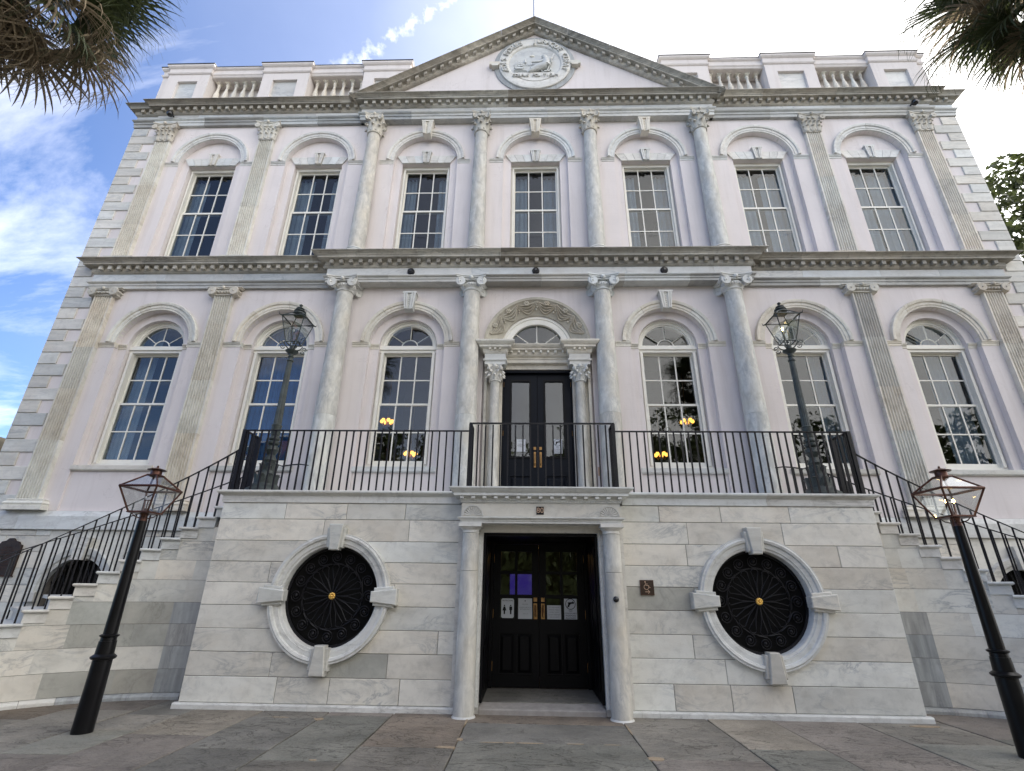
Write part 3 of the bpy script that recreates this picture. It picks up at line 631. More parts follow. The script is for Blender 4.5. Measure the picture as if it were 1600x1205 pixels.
# ---- parapet with balusters
def pblock(x0, x1, y0, name='parapet_pier', panel=True, rl=1, rr_=1, zt=17.50, zb=15.3):
    mb = MB(); mb.mould(x0, x1, y0, y0+.6, [(0, zb), (0, zt-.42)], 0, 0)
    o = mb.build(name, 'stucco_par', HALL)
    if panel:
        # sunk panel with a pale marble tablet
        o.data.materials.clear(); me = o.data; bpy.data.objects.remove(o)
        pts = [(x0+.36, 15.75), (x1-.36, 15.75), (x1-.36, zt-.72), (x0+.36, zt-.72)]
        o = MB().poly([(x0, zb), (x1, zb), (x1, zt-.42), (x0, zt-.42)], [pts], y0, y0+.10).box(x0+.001, x1-.001, y0+.101, y0+.6, zb, zt-.42).build(name, 'stucco_par', HALL)
        MB().box(x0+.362, x1-.362, y0+.085, y0+.1005, 15.752, zt-.722).build('panel', 'frieze', o)
    cp = [(.0, zt-.418), (.03, zt-.40), (.05, zt-.36), (.05, zt-.33), (.02, zt-.32), (.02, zt-.16), (.06, zt-.13), (.09, zt-.09), (.09, zt-.03)]
    MB().mould(x0, x1, y0, y0+.6, cp, rl, rr_).build('coping', 'stucco_par', o)
    MB().mould(x0, x1, y0, y0+.6, [(.105, zt-.029), (.105, zt)], rl, rr_).build('metal_coping', 'metal_cap', o)
    return o
def bal_mesh():
    prof = [(.075, 0), (.075, .05), (.055, .06), (.05, .09), (.062, .13), (.085, .24), (.088, .34), (.07, .47), (.045, .60), (.036, .72), (.04, .78), (.055, .80), (.055, .83), (.042, .85), (.042, .88), (.07, .91), (.07, .92)]
    mb = MB().lathe(prof, 0, 0, 14); mb.box(-.08, .08, -.08, .08, .9205, .99); mb.box(-.085, .085, -.085, .085, -.05, -.0005)
    return mb.mesh('baluster', 'cream', 40)
BALM = bal_mesh()
piers = [(-12.20, -11.94, .22, 0), (-11.935, -10.56, .12, 1), (-8.80, -7.28, .12, 1), (-5.50, -4.02, .12, 1), (4.05, 5.48, .12, 1), (7.24, 8.78, .12, 1), (10.50, 11.935, .12, 1), (11.94, 12.20, .22, 0)]
for a, b_, y, p in piers: pblock(a, b_, y, panel=bool(p), rl=1 if p else (a < 0), rr_=1 if p else (a > 0))
for a, b_ in ((-10.555, -8.805), (-7.275, -5.505), (5.485, 7.235), (8.785, 10.495)):
    base = MB().box(a, b_, .24, .62, 15.3, 16.02).build('parapet_rail', 'stucco_par', HALL)
    cp = [(.0, 17.04), (.02, 17.06), (.03, 17.10), (.06, 17.14), (.06, 17.20), (.02, 17.21), (.02, 17.36), (.06, 17.39), (.08, 17.42), (.08, 17.455)]
    MB().mould(a, b_, .22, .64, cp).build('coping', 'stucco_par', base)
    MB().mould(a, b_, .22, .64, [(.09, 17.456), (.09, 17.48)]).build('metal_coping', 'metal_cap', base)
    MB().box(a, b_, .66, .72, 15.3, 17.2).build('parapet_back', 'stucco_par', base)
    n = 6
    for i in range(n): put('baluster', BALM, HALL, (a+(b_-a)*(i+.5)/n, .42, 16.07))
for s in (-1, 1): MB().box(min(s*4.0, s*2.6), max(s*4.0, s*2.6), .4, .9, 15.3, 16.2).build('parapet_rail', 'stucco_par', HALL)

# ---- arch mouldings, imposts, keystones, lintels
def arch_prof(ri, ro, y=0):
    w = ro-ri
    return [(ri, .10+y), (ri, -.045+y), (ri+w*.22, -.045+y), (ri+w*.25, -.06+y), (ri+w*.58, -.06+y), (ri+w*.62, -.085+y), (ri+w*.80, -.10+y), (ro-.01, -.10+y), (ro, -.08+y), (ro, .004+y)]
ra = random.Random(2)
ARK = {}
for x in WXL:
    for cz in ((7.2, 13.1) if x else (13.1,)):
        sp = [0, ra.uniform(.8, 1.1), PI/2+(.0 if abs(x) < 4 else ra.uniform(-.3, .3)), ra.uniform(2.1, 2.4), PI]
        for i in range(4):
            key = (cz, x, i)
            MB().arch(x, cz, arch_prof(.92, 1.13), sp[i]+.004, sp[i+1]-.004, 10).build('archivolt_stone', 'cream' if cz < 8 else 'cap_marble', HALL, smooth=30)
# impost bands
IMP = [(.0, -.13), (.012, -.125), (.012, -.075), (.03, -.06), (.035, -.035), (.05, -.03), (.05, -.003), (0, -.001)]
def impost(x0, x1, zt, yb=0, rl=0, rr_=0, mt_='cream'):
    MB().mould(x0, x1, yb, yb+.01, [(p, zt+z) for p, z in IMP], rl, rr_).build('impost_band', mt_, HALL)
edges = [-12.18+.80, -11.36, -10.84]
piersx = [(-10.84, -10.44), (-8.60, -8.22), (-7.70, -7.27), (-5.43, -4.98), (-4.5, -4.09), (-2.25, -1.88), (-1.32, -.92)]
for a, b_ in piersx:
    for zt, isup in ((7.205, 0), (13.105, 1)):
        if not isup and b_ == -.92: continue
        for s in (-1, 1):
            x0, x1 = (a, b_) if s < 0 else (-b_, -a)
            impost(x0+.002, x1-.002, zt, 0, 0, 0, 'cream' if not isup else 'cap_marble')
for x in WXL:                         # returns in the reveals and on the recessed panel (lower storey)
    if x:
        for s in (-1, 1):
            a, b_ = (x-.919, x-.712) if s < 0 else (x+.712, x+.919)
            impost(a, b_, 7.205, .131)
            c0, c1 = (x-.9195, x-.905) if s < 0 else (x+.905, x+.9195)
            MB().box(c0, c1, -.02, .08, 7.08, 7.204).build('impost_band', 'cream', HALL)
def keystone(x, zb, zt, wb, wt, y0, y1, mt_, flutes=3, parent=None, name='keystone'):
    mb = MB()
    def tr(u0, u1, ya, yb_):  # a wedge slice between fractions u0..u1 of the width
        mb.rings([[(x+(u0-.5)*w, ya, z), (x+(u1-.5)*w, ya, z), (x+(u1-.5)*w, yb_, z), (x+(u0-.5)*w, yb_, z)] for z, w in ((zb, wb), (zt, wt))])
    tr(0, 1, y0+.022, y1)
    for u0, u1 in ((.0, .16), (.20, .34), (.66, .80), (.84, 1.0)): tr(u0, u1, y0-.012, y0+.03)
    for k in range(7):
        z = zb+(zt-zb)*(k+.5)/7; ell(mb, x, y0+.018, z, .022, .016, .022, 6)
    mb.rings([[(x+sx*wt*.56, y, z) for sx, y in ((-1, y0-.015), (1, y0-.015), (1, y1), (-1, y1))] for z in (zt+.001, zt+.05)])
    return mb.build(name, mt_, parent or HALL)
for x in (-3.17, 3.17): keystone(x, 8.03, 8.48, .21, .31, -.20, -.001, 'capital_white')
for x in (-3.17, 0, 3.17): keystone(x, 13.93, 14.40, .22, .32, -.22, -.001, 'cream')
for x in WXL:                         # flat arches over the upper windows
    zb, zt = 13.10, 13.37; n = 7; bt = [(-.70+1.40*i/n) for i in range(n+1)]; tp = [(-.87+1.74*i/n) for i in range(n+1)]
    for i in range(n):
        if i == 3: continue
        MB().poly([(x+bt[i]+.004, zb), (x+bt[i+1]-.004, zb), (x+tp[i+1]-.004, zt), (x+tp[i]+.004, zt)], [], .085, .13).build('voussoir', 'cap_marble', HALL)
    keystone(x, 13.08, 13.47, .17, .26, .045, .13, 'cap_marble')

# ---- sash windows: made once, then copied
rw = random.Random(77)
def winframe_lower():
    f = MB(); zs = 4.13
    f.box(-.708, -.60, .27, .42, zs+.10, 7.03); f.box(.60, .708, .27, .42, zs+.10, 7.03)
    f.box(-.708, .708, .24, .42, zs+.001, zs+.099)
    f.box(-.665, -.602, .21, .269, zs+.10, 7.02); f.box(.602, .665, .21, .269, zs+.10, 7.02)
    f.box(-.708, .708, .235, .44, 7.032, 7.10); f.box(-.708, .708, .20, .44, 7.101, 7.15); f.box(-.708, .708, .225, .44, 7.151, 7.215)
    f.arch(0, 7.216, [(.57, .30), (.57, .42), (.708, .42), (.708, .235), (.66, .22), (.65, .27), (.60, .275), (.595, .30)], 0, PI, 26)
    return f.mesh('window_frame', 'paint', 30)
def bars(x0, x1, z0, z1, nx, nz, y, w=.029, d=.03):
    b = MB()
    for i in range(1, nx): x = x0+(x1-x0)*i/nx; b.box(x-w/2, x+w/2, y-d/2, y+d/2, z0, z1)
    for j in range(1, nz): z = z0+(z1-z0)*j/nz; b.box(x0, x1, y-d/2+.003, y+d/2-.003, z-w/2, z+w/2)
    return b
def sash(x0, x1, z0, z1, y, rb_=.05, rt_=.045, rs=.035):
    s = MB(); s.box(x0, x0+rs, y-.02, y+.02, z0, z1); s.box(x1-rs, x1, y-.02, y+.02, z0, z1)
    s.box(x0+rs, x1-rs, y-.022, y+.022, z0, z0+rb_); s.box(x0+rs, x1-rs, y-.022, y+.022, z1-rt_, z1); return s
def panes(par, x0, x1, z0, z1, nx, nz, y, mat='glass'):
    pw, ph = (x1-x0)/nx, (z1-z0)/nz
    me = MB().box(-pw/2+.004, pw/2-.004, -.002, .002, -ph/2+.004, ph/2-.004).mesh('pane', mat)
    for i in range(nx):
        for j in range(nz): put('pane', me, par, (x0+pw*(i+.5), y, z0+ph*(j+.5)), (R(rw.uniform(-.5, .5)), 0, R(rw.uniform(-.5, .5))))
WLF = winframe_lower()
wl = put('window', WLF, HALL, (0, 0, 0))
zl0, zm, zl1 = 4.235, 5.69, 7.03
sash(-.60, .60, zl0, zm+.03, .32, .09, .05).merge(bars(-.57, .57, zl0+.08, zm, 3, 2, .32)).build('sash', 'paint', wl)
sash(-.60, .60, zm-.02, zl1, .372, .05, .05).merge(bars(-.57, .57, zm, zl1-.04, 3, 2, .372)).build('sash', 'paint', wl)
panes(wl, -.565, .565, zl0+.09, zm-.02, 3, 2, .322); panes(wl, -.565, .565, zm+.03, zl1-.05, 3, 2, .374)
fb = MB(); fc = 7.216
for a in (36, 90, 144): fb.tube([(.20*math.cos(R(a)), .33, fc+.20*math.sin(R(a))), (.575*math.cos(R(a)), .33, fc+.575*math.sin(R(a)))], .012, .012, 6)
fb.arch(0, fc, [(.19, .318), (.215, .318), (.215, .342), (.19, .342)], 0, PI, 14); fb.build('glazing_bars', 'paint', wl)
for a0, a1, r0, r1 in ((0, 36, .21, .572), (36, 90, .21, .572), (90, 144, .21, .572), (144, 180, .21, .572), (0, 180, 0, .19)):
    pts = arc_pts(0, fc, r1, R(a0+.5), R(a1-.5), 8)+(list(reversed(arc_pts(0, fc, r0, R(a0+1), R(a1-1), 8))) if r0 else [])
    MB().poly(pts, [], .328, .332).build('pane', 'glass', wl)
KIDS_L = list(wl.children)
def place_window(src, x):
    c = src.copy(); COL.objects.link(c); c.location = (x, 0, 0); c.parent = HALL
    for k_ in (KIDS_L if src is wl else KIDS_U):
        d = k_.copy(); COL.objects.link(d); d.parent = c
        if 'pane' in d.name: d.rotation_euler = (R(rw.uniform(-.5, .5)), 0, R(rw.uniform(-.5, .5)))
wl.location = (-9.52, 0, 0)
for x in WXL[1:]:
    if x: place_window(wl, x)
f = MB(); f.box(-.698, -.615, .28, .42, 9.66, 13.0); f.box(.615, .698, .28, .42, 9.66, 13.0); f.box(-.698, .698, .26, .42, 13.001, 13.098); f.box(-.698, .698, .25, .42, 9.60, 9.659)
f.box(-.66, -.616, .235, .279, 9.66, 12.99); f.box(.616, .66, .235, .279, 9.66, 12.99)
wu = put('window', f.mesh('window_frame', 'paint'), HALL, (0, 0, 0))
zu0, zm, zu1 = 10.02, 11.50, 13.0
f2 = MB().box(-.615, .615, .30, .42, 9.66, 10.02)
sash(-.614, .614, 9.665, zm+.03, .322, .06, .055).merge(bars(-.58, .58, 10.0, zm, 3, 2, .322)).build('sash', 'paint', wu)
sash(-.614, .614, zm-.025, zu1-.001, .372, .05, .045).merge(bars(-.58, .58, zm, zu1-.04, 3, 2, .372)).build('sash', 'paint', wu)
panes(wu, -.58, .58, 9.725, zm-.02, 3, 2, .324); panes(wu, -.58, .58, zm+.03, zu1-.05, 3, 2, .374)
KIDS_U = list(wu.children)
wu.location = (-9.52, 0, 0)
for x in WXL[1:]: place_window(wu, x)
for x in WXL:                          # sills
    if x:
        MB().mould(x-.93, x+.93, -.0, .135, [(.0, 4.0), (.01, 4.005), (.03, 4.03), (.035, 4.12), (0, 4.129)]).build('sill', 'quoin' if abs(x) > 4 else 'cap_marble', HALL)
    MB().mould(x-1.0, x+1.0, -.0, .135, [(.02, 9.49), (.04, 9.50), (.04, 9.60), (0, 9.605)]).build('sill', 'quoin', HALL)
    if x: MB().box(x-.917, x+.917, .04, .1305, 3.126, 3.998).build('apron', 'stucco', HALL)

# ---- fluted pilasters
def fluted(w, d, n, y0):
    """plan outline of a pilaster with n flutes on its face"""
    pts = [(-w/2, 0), (-w/2, y0)]; m_ = .03; fw_ = (w-2*m_)/n; 
    for i in range(n):
        a = -w/2+m_+i*fw_; pts.append((a+.008, y0))
        for k in range(1, 6):
            an = PI*k/6; pts.append((a+.008+(fw_-.016)*(1-math.cos(an))/2, y0+.044*math.sin(an)))
        pts.append((a+fw_-.008, y0))
    pts += [(w/2, y0), (w/2, 0)]
    return pts
def volute(mb, cx, cy, cz, r_, side, ydir, th=.05, turns=2.2, ax=None):
    """spiral band drawn in a vertical plane whose direction is (ax.x, ax.y)"""
    ax = ax or (1, 0); n = 22; pts = []
    for i in range(n+1):
        t = i/n; a = PI/2+side*turns*2*PI*t; rad = r_*(1-.82*t); u_ = rad*math.cos(a); pts.append((cx+ax[0]*u_, cy+ax[1]*u_, cz+rad*math.sin(a)))
    mb.tube(pts, r_*.20, r_*.12, 6)
    # the solid disc the spiral stands on
    rings_ = []
    nx, ny = -ax[1], ax[0]
    for off in (-th/2, th/2):
        rings_.append([(cx+ax[0]*r_*.93*math.cos(2*PI*k/16)+nx*off, cy+ax[1]*r_*.93*math.cos(2*PI*k/16)+ny*off, cz+r_*.93*math.sin(2*PI*k/16)) for k in range(16)])
    mb.rings(rings_); ell(mb, cx+nx*(-th/2 if ny*1 > 0 else th/2)*1.1, cy-abs(th/2)*1.1*abs(ny), cz, r_*.18, r_*.18, r_*.18, 6)
def leaf(mb, cx, cy, ang, r0, z0, z1, w, curl):
    """acanthus leaf rising up a bell and curling out at the tip"""
    rows = []; n = 7; dx, dy = math.cos(ang), math.sin(ang); tx, ty = -dy, dx
    for i in range(n+1):
        t = i/n; rad = r0+.015+curl*(t**3.2); z = z0+(z1-z0)*min(1, t*1.16)-(curl*.55 if t > .93 else 0)
        ww = w*(.62+.55*math.sin(PI*min(t*1.05, 1))-.25*t)*(1+(.12 if i % 2 else -.06))
        rows.append([(cx+dx*(rad-(.012 if k in (0, 4) else (.0 if k in (1, 3) else -.012)))+tx*ww*f_, cy+dy*(rad-(.012 if k in (0, 4) else (.0 if k in (1, 3) else -.012)))+ty*ww*f_, z) for k, f_ in enumerate((-.5, -.27, 0, .27, .5))])
    back = [[(p[0]-dx*.02, p[1]-dy*.02, p[2]-.012) for p in row] for row in rows]
    mb.rings([a+list(reversed(b)) for a, b in zip(rows, back)])
def abacus(mb, cx, cy, w, d0, z0, z1, wall=None, notch=.06):
    """square abacus with four hollowed sides; clipped at the wall plane"""
    out = []
    h = w/2
    for q in range(4):
        a = q*PI/2
        for t in (-1, -.92, -.6, -.3, 0, .3, .6, .92):
            u_ = t*h; v_ = -h+notch*(1-t*t)
            x = u_*math.cos(a)-v_*math.sin(a); y = u_*math.sin(a)+v_*math.cos(a)
            out.append((cx+x, cy+y))
    if wall is not None: out = [(x, min(y, wall)) for x, y in out]
    k = .93
    mb.rings([[(cx+(x-cx)*k, cy+(y-cy)*k if y < (wall or 9)-.001 else y, z0) for x, y in out], [(cx+(x-cx)*k, cy+(y-cy)*k if y < (wall or 9)-.001 else y, z0+(z1-z0)*.4) for x, y in out], [(x, y, z0+(z1-z0)*.55) for x, y in out], [(x, y, z1) for x, y in out]])
def ionic_cap(cx, cy, r_, zb, zt, w, wall=None, flat=False):
    mb = MB(); H = zt-zb
    if not flat:
        mb.lathe([(r_, zb), (r_+.02, zb+.01), (r_+.025, zb+.03), (r_+.01, zb+.045), (r_+.01, zb+.07), (r_+.05, zb+.11), (r_+.07, zb+.16), (r_+.04, zb+.20), (r_+.03, zt-.06)], cx, cy, 24)
        for k in range(14):
            a = PI+PI*(k+.5)/14; ell(mb, cx+(r_+.055)*math.cos(a), cy+(r_+.055)*math.sin(a), zb+.14, .022, .022, .038, 6)
        for a in (225, 315, 135, 45):
            if wall is not None and a < 180 and flat: continue
            dx, dy = math.cos(R(a)), math.sin(R(a)); rv_ = H*.34
            for sd_ in (-1, 1):
                # each corner scroll shows a face to either side
                ax = (1, 0) if sd_ > 0 else (0, 1)
            volute(mb, cx+dx*(r_+.14), cy+dy*(r_+.14), zb+H*.50, rv_, 1 if dx < 0 else -1, -1, .06, 2.0, (dx, dy))
            ox = w*.5-rv_-.01
            volute(mb, cx+math.copysign(ox, dx), cy+math.copysign(w*.5-.09, dy), zb+H*.50, rv_, 1 if dx < 0 else -1, -1, .05, 2.0)
        ell(mb, cx, cy-w*.5+.085, zt-.075, .055, .05, .055, 8)
        mb.tube([(cx-w*.42, cy-w*.42, zt-.10), (cx-w*.2, cy-w*.36, zt-.115), (cx, cy-w*.345, zt-.125), (cx+w*.2, cy-w*.36, zt-.115), (cx+w*.42, cy-w*.42, zt-.10)], .022, .022, 6)
        abacus(mb, cx, cy, w, 0, zt-.07, zt, wall, .075)
    return mb
def corinth_cap(cx, cy, r_, zb, zt, w, wall=None, flat=False):
    mb = MB(); H = zt-zb
    if flat:
        mb.rings([[(cx-a, wall, z), (cx-a, cy-b, z), (cx+a, cy-b, z), (cx+a, wall, z)] for a, b, z in ((r_, .02, zb), (r_, .02, zb+.02), (r_+.0, .03, zb+H*.4), (r_+.05, .07, zt-.09))])
        for (row, n, z0, z1, cu) in ((0, 3, zb+.02, zb+H*.36, .06), (1, 4, zb+.06, zb+H*.60, .085)):
            for i in range(n):
                leaf(mb, cx+(i-(n-1)/2)*(2*r_/(n-.4)), cy-.0, -PI/2, .02, z0, z1, 2*r_/n*1.1, cu)
            for s_ in (-1, 1): leaf(mb, cx+s_*r_*.9, cy+.03, -PI/2+s_*R(50), .03, z0, z1, .11, cu)
        for s_ in (-1, 1): volute(mb, cx+s_*(w*.5-.075), cy-.10, zb+H*.73, .085, -s_, -1, .06, 1.8); volute(mb, cx+s_*.07, cy-.08, zb+H*.75, .05, s_, -1, .04, 1.4)
    else:
        mb.lathe([(r_, zb), (r_+.03, zb+.012), (r_+.03, zb+.03), (r_+.005, zb+.045), (r_+.005, zb+H*.4), (r_+.03, zb+H*.7), (r_+.08, zt-.08)], cx, cy, 24)
        for (n, z0, z1, cu, ph, ww) in ((8, zb+.035, zb+H*.40, .10, 0, .60), (8, zb+.09, zb+H*.63, .12, PI/8, .52)):
            for i in range(n): leaf(mb, cx, cy, ph+2*PI*i/n, r_+.01, z0, z1, (r_+.03)*ww*1.15, cu)
        for a in (225, 315, 135, 45):
            dx, dy = math.cos(R(a)), math.sin(R(a))
            volute(mb, cx+dx*(w*.5), cy+dy*(w*.5), zb+H*.76, H*.135, 1 if dx < 0 else -1, -1, .06, 1.8, (dx, dy))
            volute(mb, cx+math.copysign(w*.5-.10, dx), cy+math.copysign(w*.5-.07, dy), zb+H*.76, H*.125, 1 if dx < 0 else -1, -1, .05, 1.8)
        for s_ in (-1, 1): volute(mb, cx+s_*.055, cy-w*.40, zb+H*.77, H*.07, s_, -1, .04, 1.4)
    ell(mb, cx, cy-(w*.5-.04 if not flat else .13), zt-.05, .05, .045, .055, 8)
    abacus(mb, cx, cy+(0 if not flat else w*.32), w, 0, zt-.07, zt-.001, wall, .07)
    return mb
rp = random.Random(9)
def base_ring(mb, cx, cy, r_, z0, k=1.0, wall=None):
    mb.box(cx-r_-.10*k, cx+r_+.10*k, cy-r_-.10*k, (cy+r_+.10*k) if wall is None else wall, z0, z0+.10*k)
    mb.lathe([(r_+.08*k, z0+.1005*k), (r_+.10*k, z0+.13*k), (r_+.08*k, z0+.165*k), (r_+.04*k, z0+.18*k), (r_+.035*k, z0+.205*k), (r_+.06*k, z0+.225*k), (r_+.05*k, z0+.25*k), (r_+.005, z0+.262*k)], cx, cy, 28)
for s in (-1, 1):
    for X_ in (11.09, 7.96):
        x = s*X_
        for (zb, ztop, cz0, kind) in ((3.12, 8.48, 8.48, 'ionic'), (9.50, 13.86, 13.86, 'cor')):
            w = .52 if kind == 'ionic' else .48; y0 = -.115
            p = MB().mould(x-w/2-.005, x+w/2+.005, 0, .01, [(.19, zb), (.19, zb+.09), (.16, zb+.10), (.185, zb+.14), (.16, zb+.18), (.14, zb+.19), (.15, zb+.22), (.125, zb+.235)], 1, 1).build('pilaster', 'cream', HALL)
            z = zb+.236; cuts = [z]
            while ztop-cuts[-1] > 2.2: cuts.append(cuts[-1]+rp.uniform(1.0, 1.7))
            cuts.append(ztop)
            for i in range(len(cuts)-1):
                k0 = 1-.10*(cuts[i]-z)/(ztop-z); k1 = 1-.10*(cuts[i+1]-z)/(ztop-z)
                pts = fluted(w, .1, 7, y0)
                mb = MB().rings([[(x+px*k0, py, cuts[i]+.002) for px, py in pts], [(x+px*k1, py, cuts[i+1]-.002) for px, py in pts]])
                mt_ = 'cream' if rp.random() < .9 else 'cream_grey'
                mb.build('shaft_block', mt_, p)
            wt = w*.9
            if kind == 'ionic':
                mb = MB(); zc0, zc1 = 8.48, 8.725
                mb.mould(x-wt/2, x+wt/2, 0, .01, [(.12, zc0), (.14, zc0+.01), (.14, zc0+.03), (.12, zc0+.04), (.12, zc0+.06), (.17, zc0+.10), (.15, zc0+.15), (.13, zc0+.17)], 1, 1)
                for k in range(6): ell(mb, x-wt/2+wt*(k+.5)/6, -.155, zc0+.09, .03, .03, .035, 6)
                for t_ in (-1, 1):
                    volute(mb, x+t_*(wt/2+.045), -.165, zc0+.11, .115, -t_, -1, .07, 2.0)
                    mb.tube([(x+t_*(wt/2+.045), -.15, zc0+.11), (x+t_*(wt/2+.045), .0, zc0+.11)], .10, .08, 12)
                ell(mb, x, -.20, zc1-.05, .05, .04, .05, 8)
                mb.tube([(x-wt/2, -.17, zc1-.055), (x-wt/4, -.17, zc1-.075), (x, -.17, zc1-.08), (x+wt/4, -.17, zc1-.075), (x+wt/2, -.17, zc1-.055)], .022, .022, 6)
                mb.mould(x-wt/2-.06, x+wt/2+.06, 0, .01, [(.13, zc1-.05), (.13, zc1-.03), (.16, zc1-.02), (.16, zc1-.002)], 1, 1)
                mb.build('capital', 'capital', p, smooth=45)
            else:
                corinth_cap(x, -.11, wt/2, 13.87, 14.528, .74, wall=0.0, flat=True).build('capital', 'capital', p, smooth=50)
# ---- engaged columns of the centre
CY = -.27
for X_, XU in ((-4.77, -4.70), (-1.60, -1.565), (1.60, 1.565), (4.77, 4.70)):
    mb = MB(); base_ring(mb, X_, CY, .245, 3.13, 1.0); c = mb.build('column', 'cap_marble', HALL, smooth=35)
    rad = lambda t: .245-.05*max(0, (t-.2)/.8)**1.3
    z0, zt = 3.395, 8.40; zj = 5.2+(.0 if X_ < 0 else .05)
    for a, b_ in ((z0, zj-.002), (zj+.002, zt)):
        n = 9; MB().lathe([(rad((a+(b_-a)*i/n-z0)/(zt-z0)), a+(b_-a)*i/n) for i in range(n+1)], X_, CY, 40).build('shaft_block', 'column', c, smooth=40)
    ionic_cap(X_, CY, .197, 8.40, 8.757, .76, wall=0.0).build('capital', 'capital_white', c, smooth=45)
    mb = MB(); base_ring(mb, XU, CY+.06, .215, 9.50, .9); c = mb.build('column', 'cap_marble', HALL, smooth=35)
    z0, zt = 9.737, 13.82; rad = lambda t: .215-.042*max(0, (t-.15)/.85)**1.3; n = 12
    MB().lathe([(rad(i/n), z0+(zt-z0)*i/n) for i in range(n+1)], XU, CY+.06, 40).build('shaft_block', 'column', c, smooth=40)
    corinth_cap(XU, CY+.06, .173, 13.82, 14.528, .56, wall=.0).build('capital', 'capital', c, smooth=50)

# ---- the doorway behind the terrace
dw = MB(); # marble architrave frame round door
dw.box(-1.24, -.82, .06, .44, 3.13, 6.50); dw.box(.82, 1.24, .06, .44, 3.13, 6.50); dw.box(-1.24, 1.24, .06, .44, 6.501, 6.62)
dsr = dw.build('door_surround', 'cream', HALL)
for s in (-1, 1):
    MB().box(min(s*1.24, s*1.18), max(s*1.24, s*1.18), -.02, .0595, 3.13, 6.9).build('jamb_strip', 'cream', dsr)
    mb = MB(); base_ring(mb, s*.985, -.12, .125, 3.13, .7)
    n = 8; mb.lathe([(.125-.018*(i/n), 3.313+(6.08-3.313)*i/n) for i in range(n+1)], s*.985, -.12, 26)
    mb.build('small_column', 'column', dsr, smooth=40)
    corinth_cap(s*.985, -.12, .107, 6.08, 6.50, .34, wall=.055).build('small_capital', 'capital_white', dsr, smooth=50)
    # entablature block over each small column
    MB().mould(s*.985-.12, s*.985+.12, -.12, .055, [(.12, 6.502), (.12, 6.57), (.155, 6.60), (.155, 6.63), (.125, 6.632), (.125, 6.77)], 1, 1).build('entablature_block', 'capital_white', dsr)
    pr = [(.13, 6.772), (.15, 6.80), (.16, 6.83), (.16, 6.88), (.20, 6.90), (.24, 6.905), (.24, 6.95), (.27, 6.97), (.31, 7.01), (.32, 7.03), (.32, 7.06)]
    MB().mould(s*.985-.13, s*.985+.13, -.12, .055, pr, 1, 1).build('cornice_block', 'cream', dsr)
    mb = MB()
    for k in range(3): mb.box(s*.985-.12+.12*k-.025+0.0, s*.985-.12+.12*k+.025, -.345, -.279, 6.845, 6.898)
    tag(mb.build('dentils', 'cream', dsr), kind='stuff')
cpr = [(.0, 6.622), (.02, 6.63), (.02, 6.70), (.04, 6.72), (.0, 6.722), (.0, 6.77), (.05, 6.80), (.07, 6.83), (.07, 6.90), (.12, 6.915), (.14, 6.92), (.14, 6.96), (.17, 6.98), (.20, 7.02), (.21, 7.05)]
MB().mould(-.865, .865, .0, .30, [(p+.02, z) for p, z in cpr]).build('entablature_block', 'cream', dsr)
mb = MB()
for k in range(10): mb.box(-.78+k*.1733-.025, -.78+k*.1733+.025, -.15, -.085, 6.85, 6.905)
tag(mb.build('dentils', 'cream', dsr), kind='stuff')
MB().box(-.86, .86, -.01, .42, 7.052, 7.10).build('fanlight_sill', 'paint', dsr)
# garlanded arch: a sloping band with festoons and rosettes in relief
ga = MB().arch(0, 7.13, [(.86, .13), (.86, .095), (1.20, -.055), (1.22, -.085), (1.285, -.085), (1.285, .13)], 0, PI, 44).build('garland_arch', 'garland', HALL, smooth=35)
def gp(a, rr0, lift=.0): t = (rr0-.86)/.34; return ((rr0)*math.cos(a), .095-.15*t-lift, 7.13+rr0*math.sin(a))
for k in range(6):
    a0 = R(14+k*25.4); a1 = R(14+(k+1)*25.4); mb = MB()
    for q in range(4):
        pts = []
        for i in range(11):
            t = i/10; a = a0+(a1-a0)*t; sag = math.sin(PI*t); pts.append(gp(a, 1.17-(.06+.055*q)*sag-.012*q, .02-.002*q))
        mb.tube(pts, .018, .018, 6)
    mb.build('festoon', 'garland', ga, smooth=60)
    am = (a0+a1)/2; mb = MB(); c = gp(am, 1.145, .03)
    for q in range(6): ell(mb, c[0]+.045*math.cos(q*PI/3), c[1], c[2]+.045*math.sin(q*PI/3), .03, .018, .03, 6)
    ell(mb, c[0], c[1]-.015, c[2], .022, .02, .022, 6); mb.build('rosette', 'garland', ga, smooth=60)
for k in range(1, 6):
    a = R(14+k*25.4); mb = MB()
    for q in range(4): c = gp(a, 1.16-.055*q, .02); ell(mb, c[0]+.012*(-1)**q, c[1], c[2], .026, .02, .034, 6)
    mb.build('husk_drop', 'garland', ga, smooth=60)
MB().arch(0, 7.12, [(.655, .16), (.655, .30), (.858, .30), (.858, .135), (.80, .125), (.78, .15), (.70, .15)], 0, PI, 36).build('fanlight_frame', 'paint', HALL, smooth=30)
fan = bpy.context.scene.objects['fanlight_frame']; fb = MB()
for a in (38, 90, 142): fb.tube([(.16*math.cos(R(a)), .24, 7.12+.16*math.sin(R(a))), (.66*math.cos(R(a)), .24, 7.12+.66*math.sin(R(a)))], .013, .013, 6)
fb.arch(0, 7.12, [(.15, .225), (.18, .225), (.18, .255), (.15, .255)], 0, PI, 14); fb.build('glazing_bars', 'paint', fan)
for a0, a1 in ((0, 38), (38, 90), (90, 142), (142, 180)):
    MB().poly(arc_pts(0, 7.12, .656, R(a0+.5), R(a1-.5), 8)+list(reversed(arc_pts(0, 7.12, .17, R(a0+1), R(a1-1), 8))), [], .238, .242).build('pane', 'glass', fan)
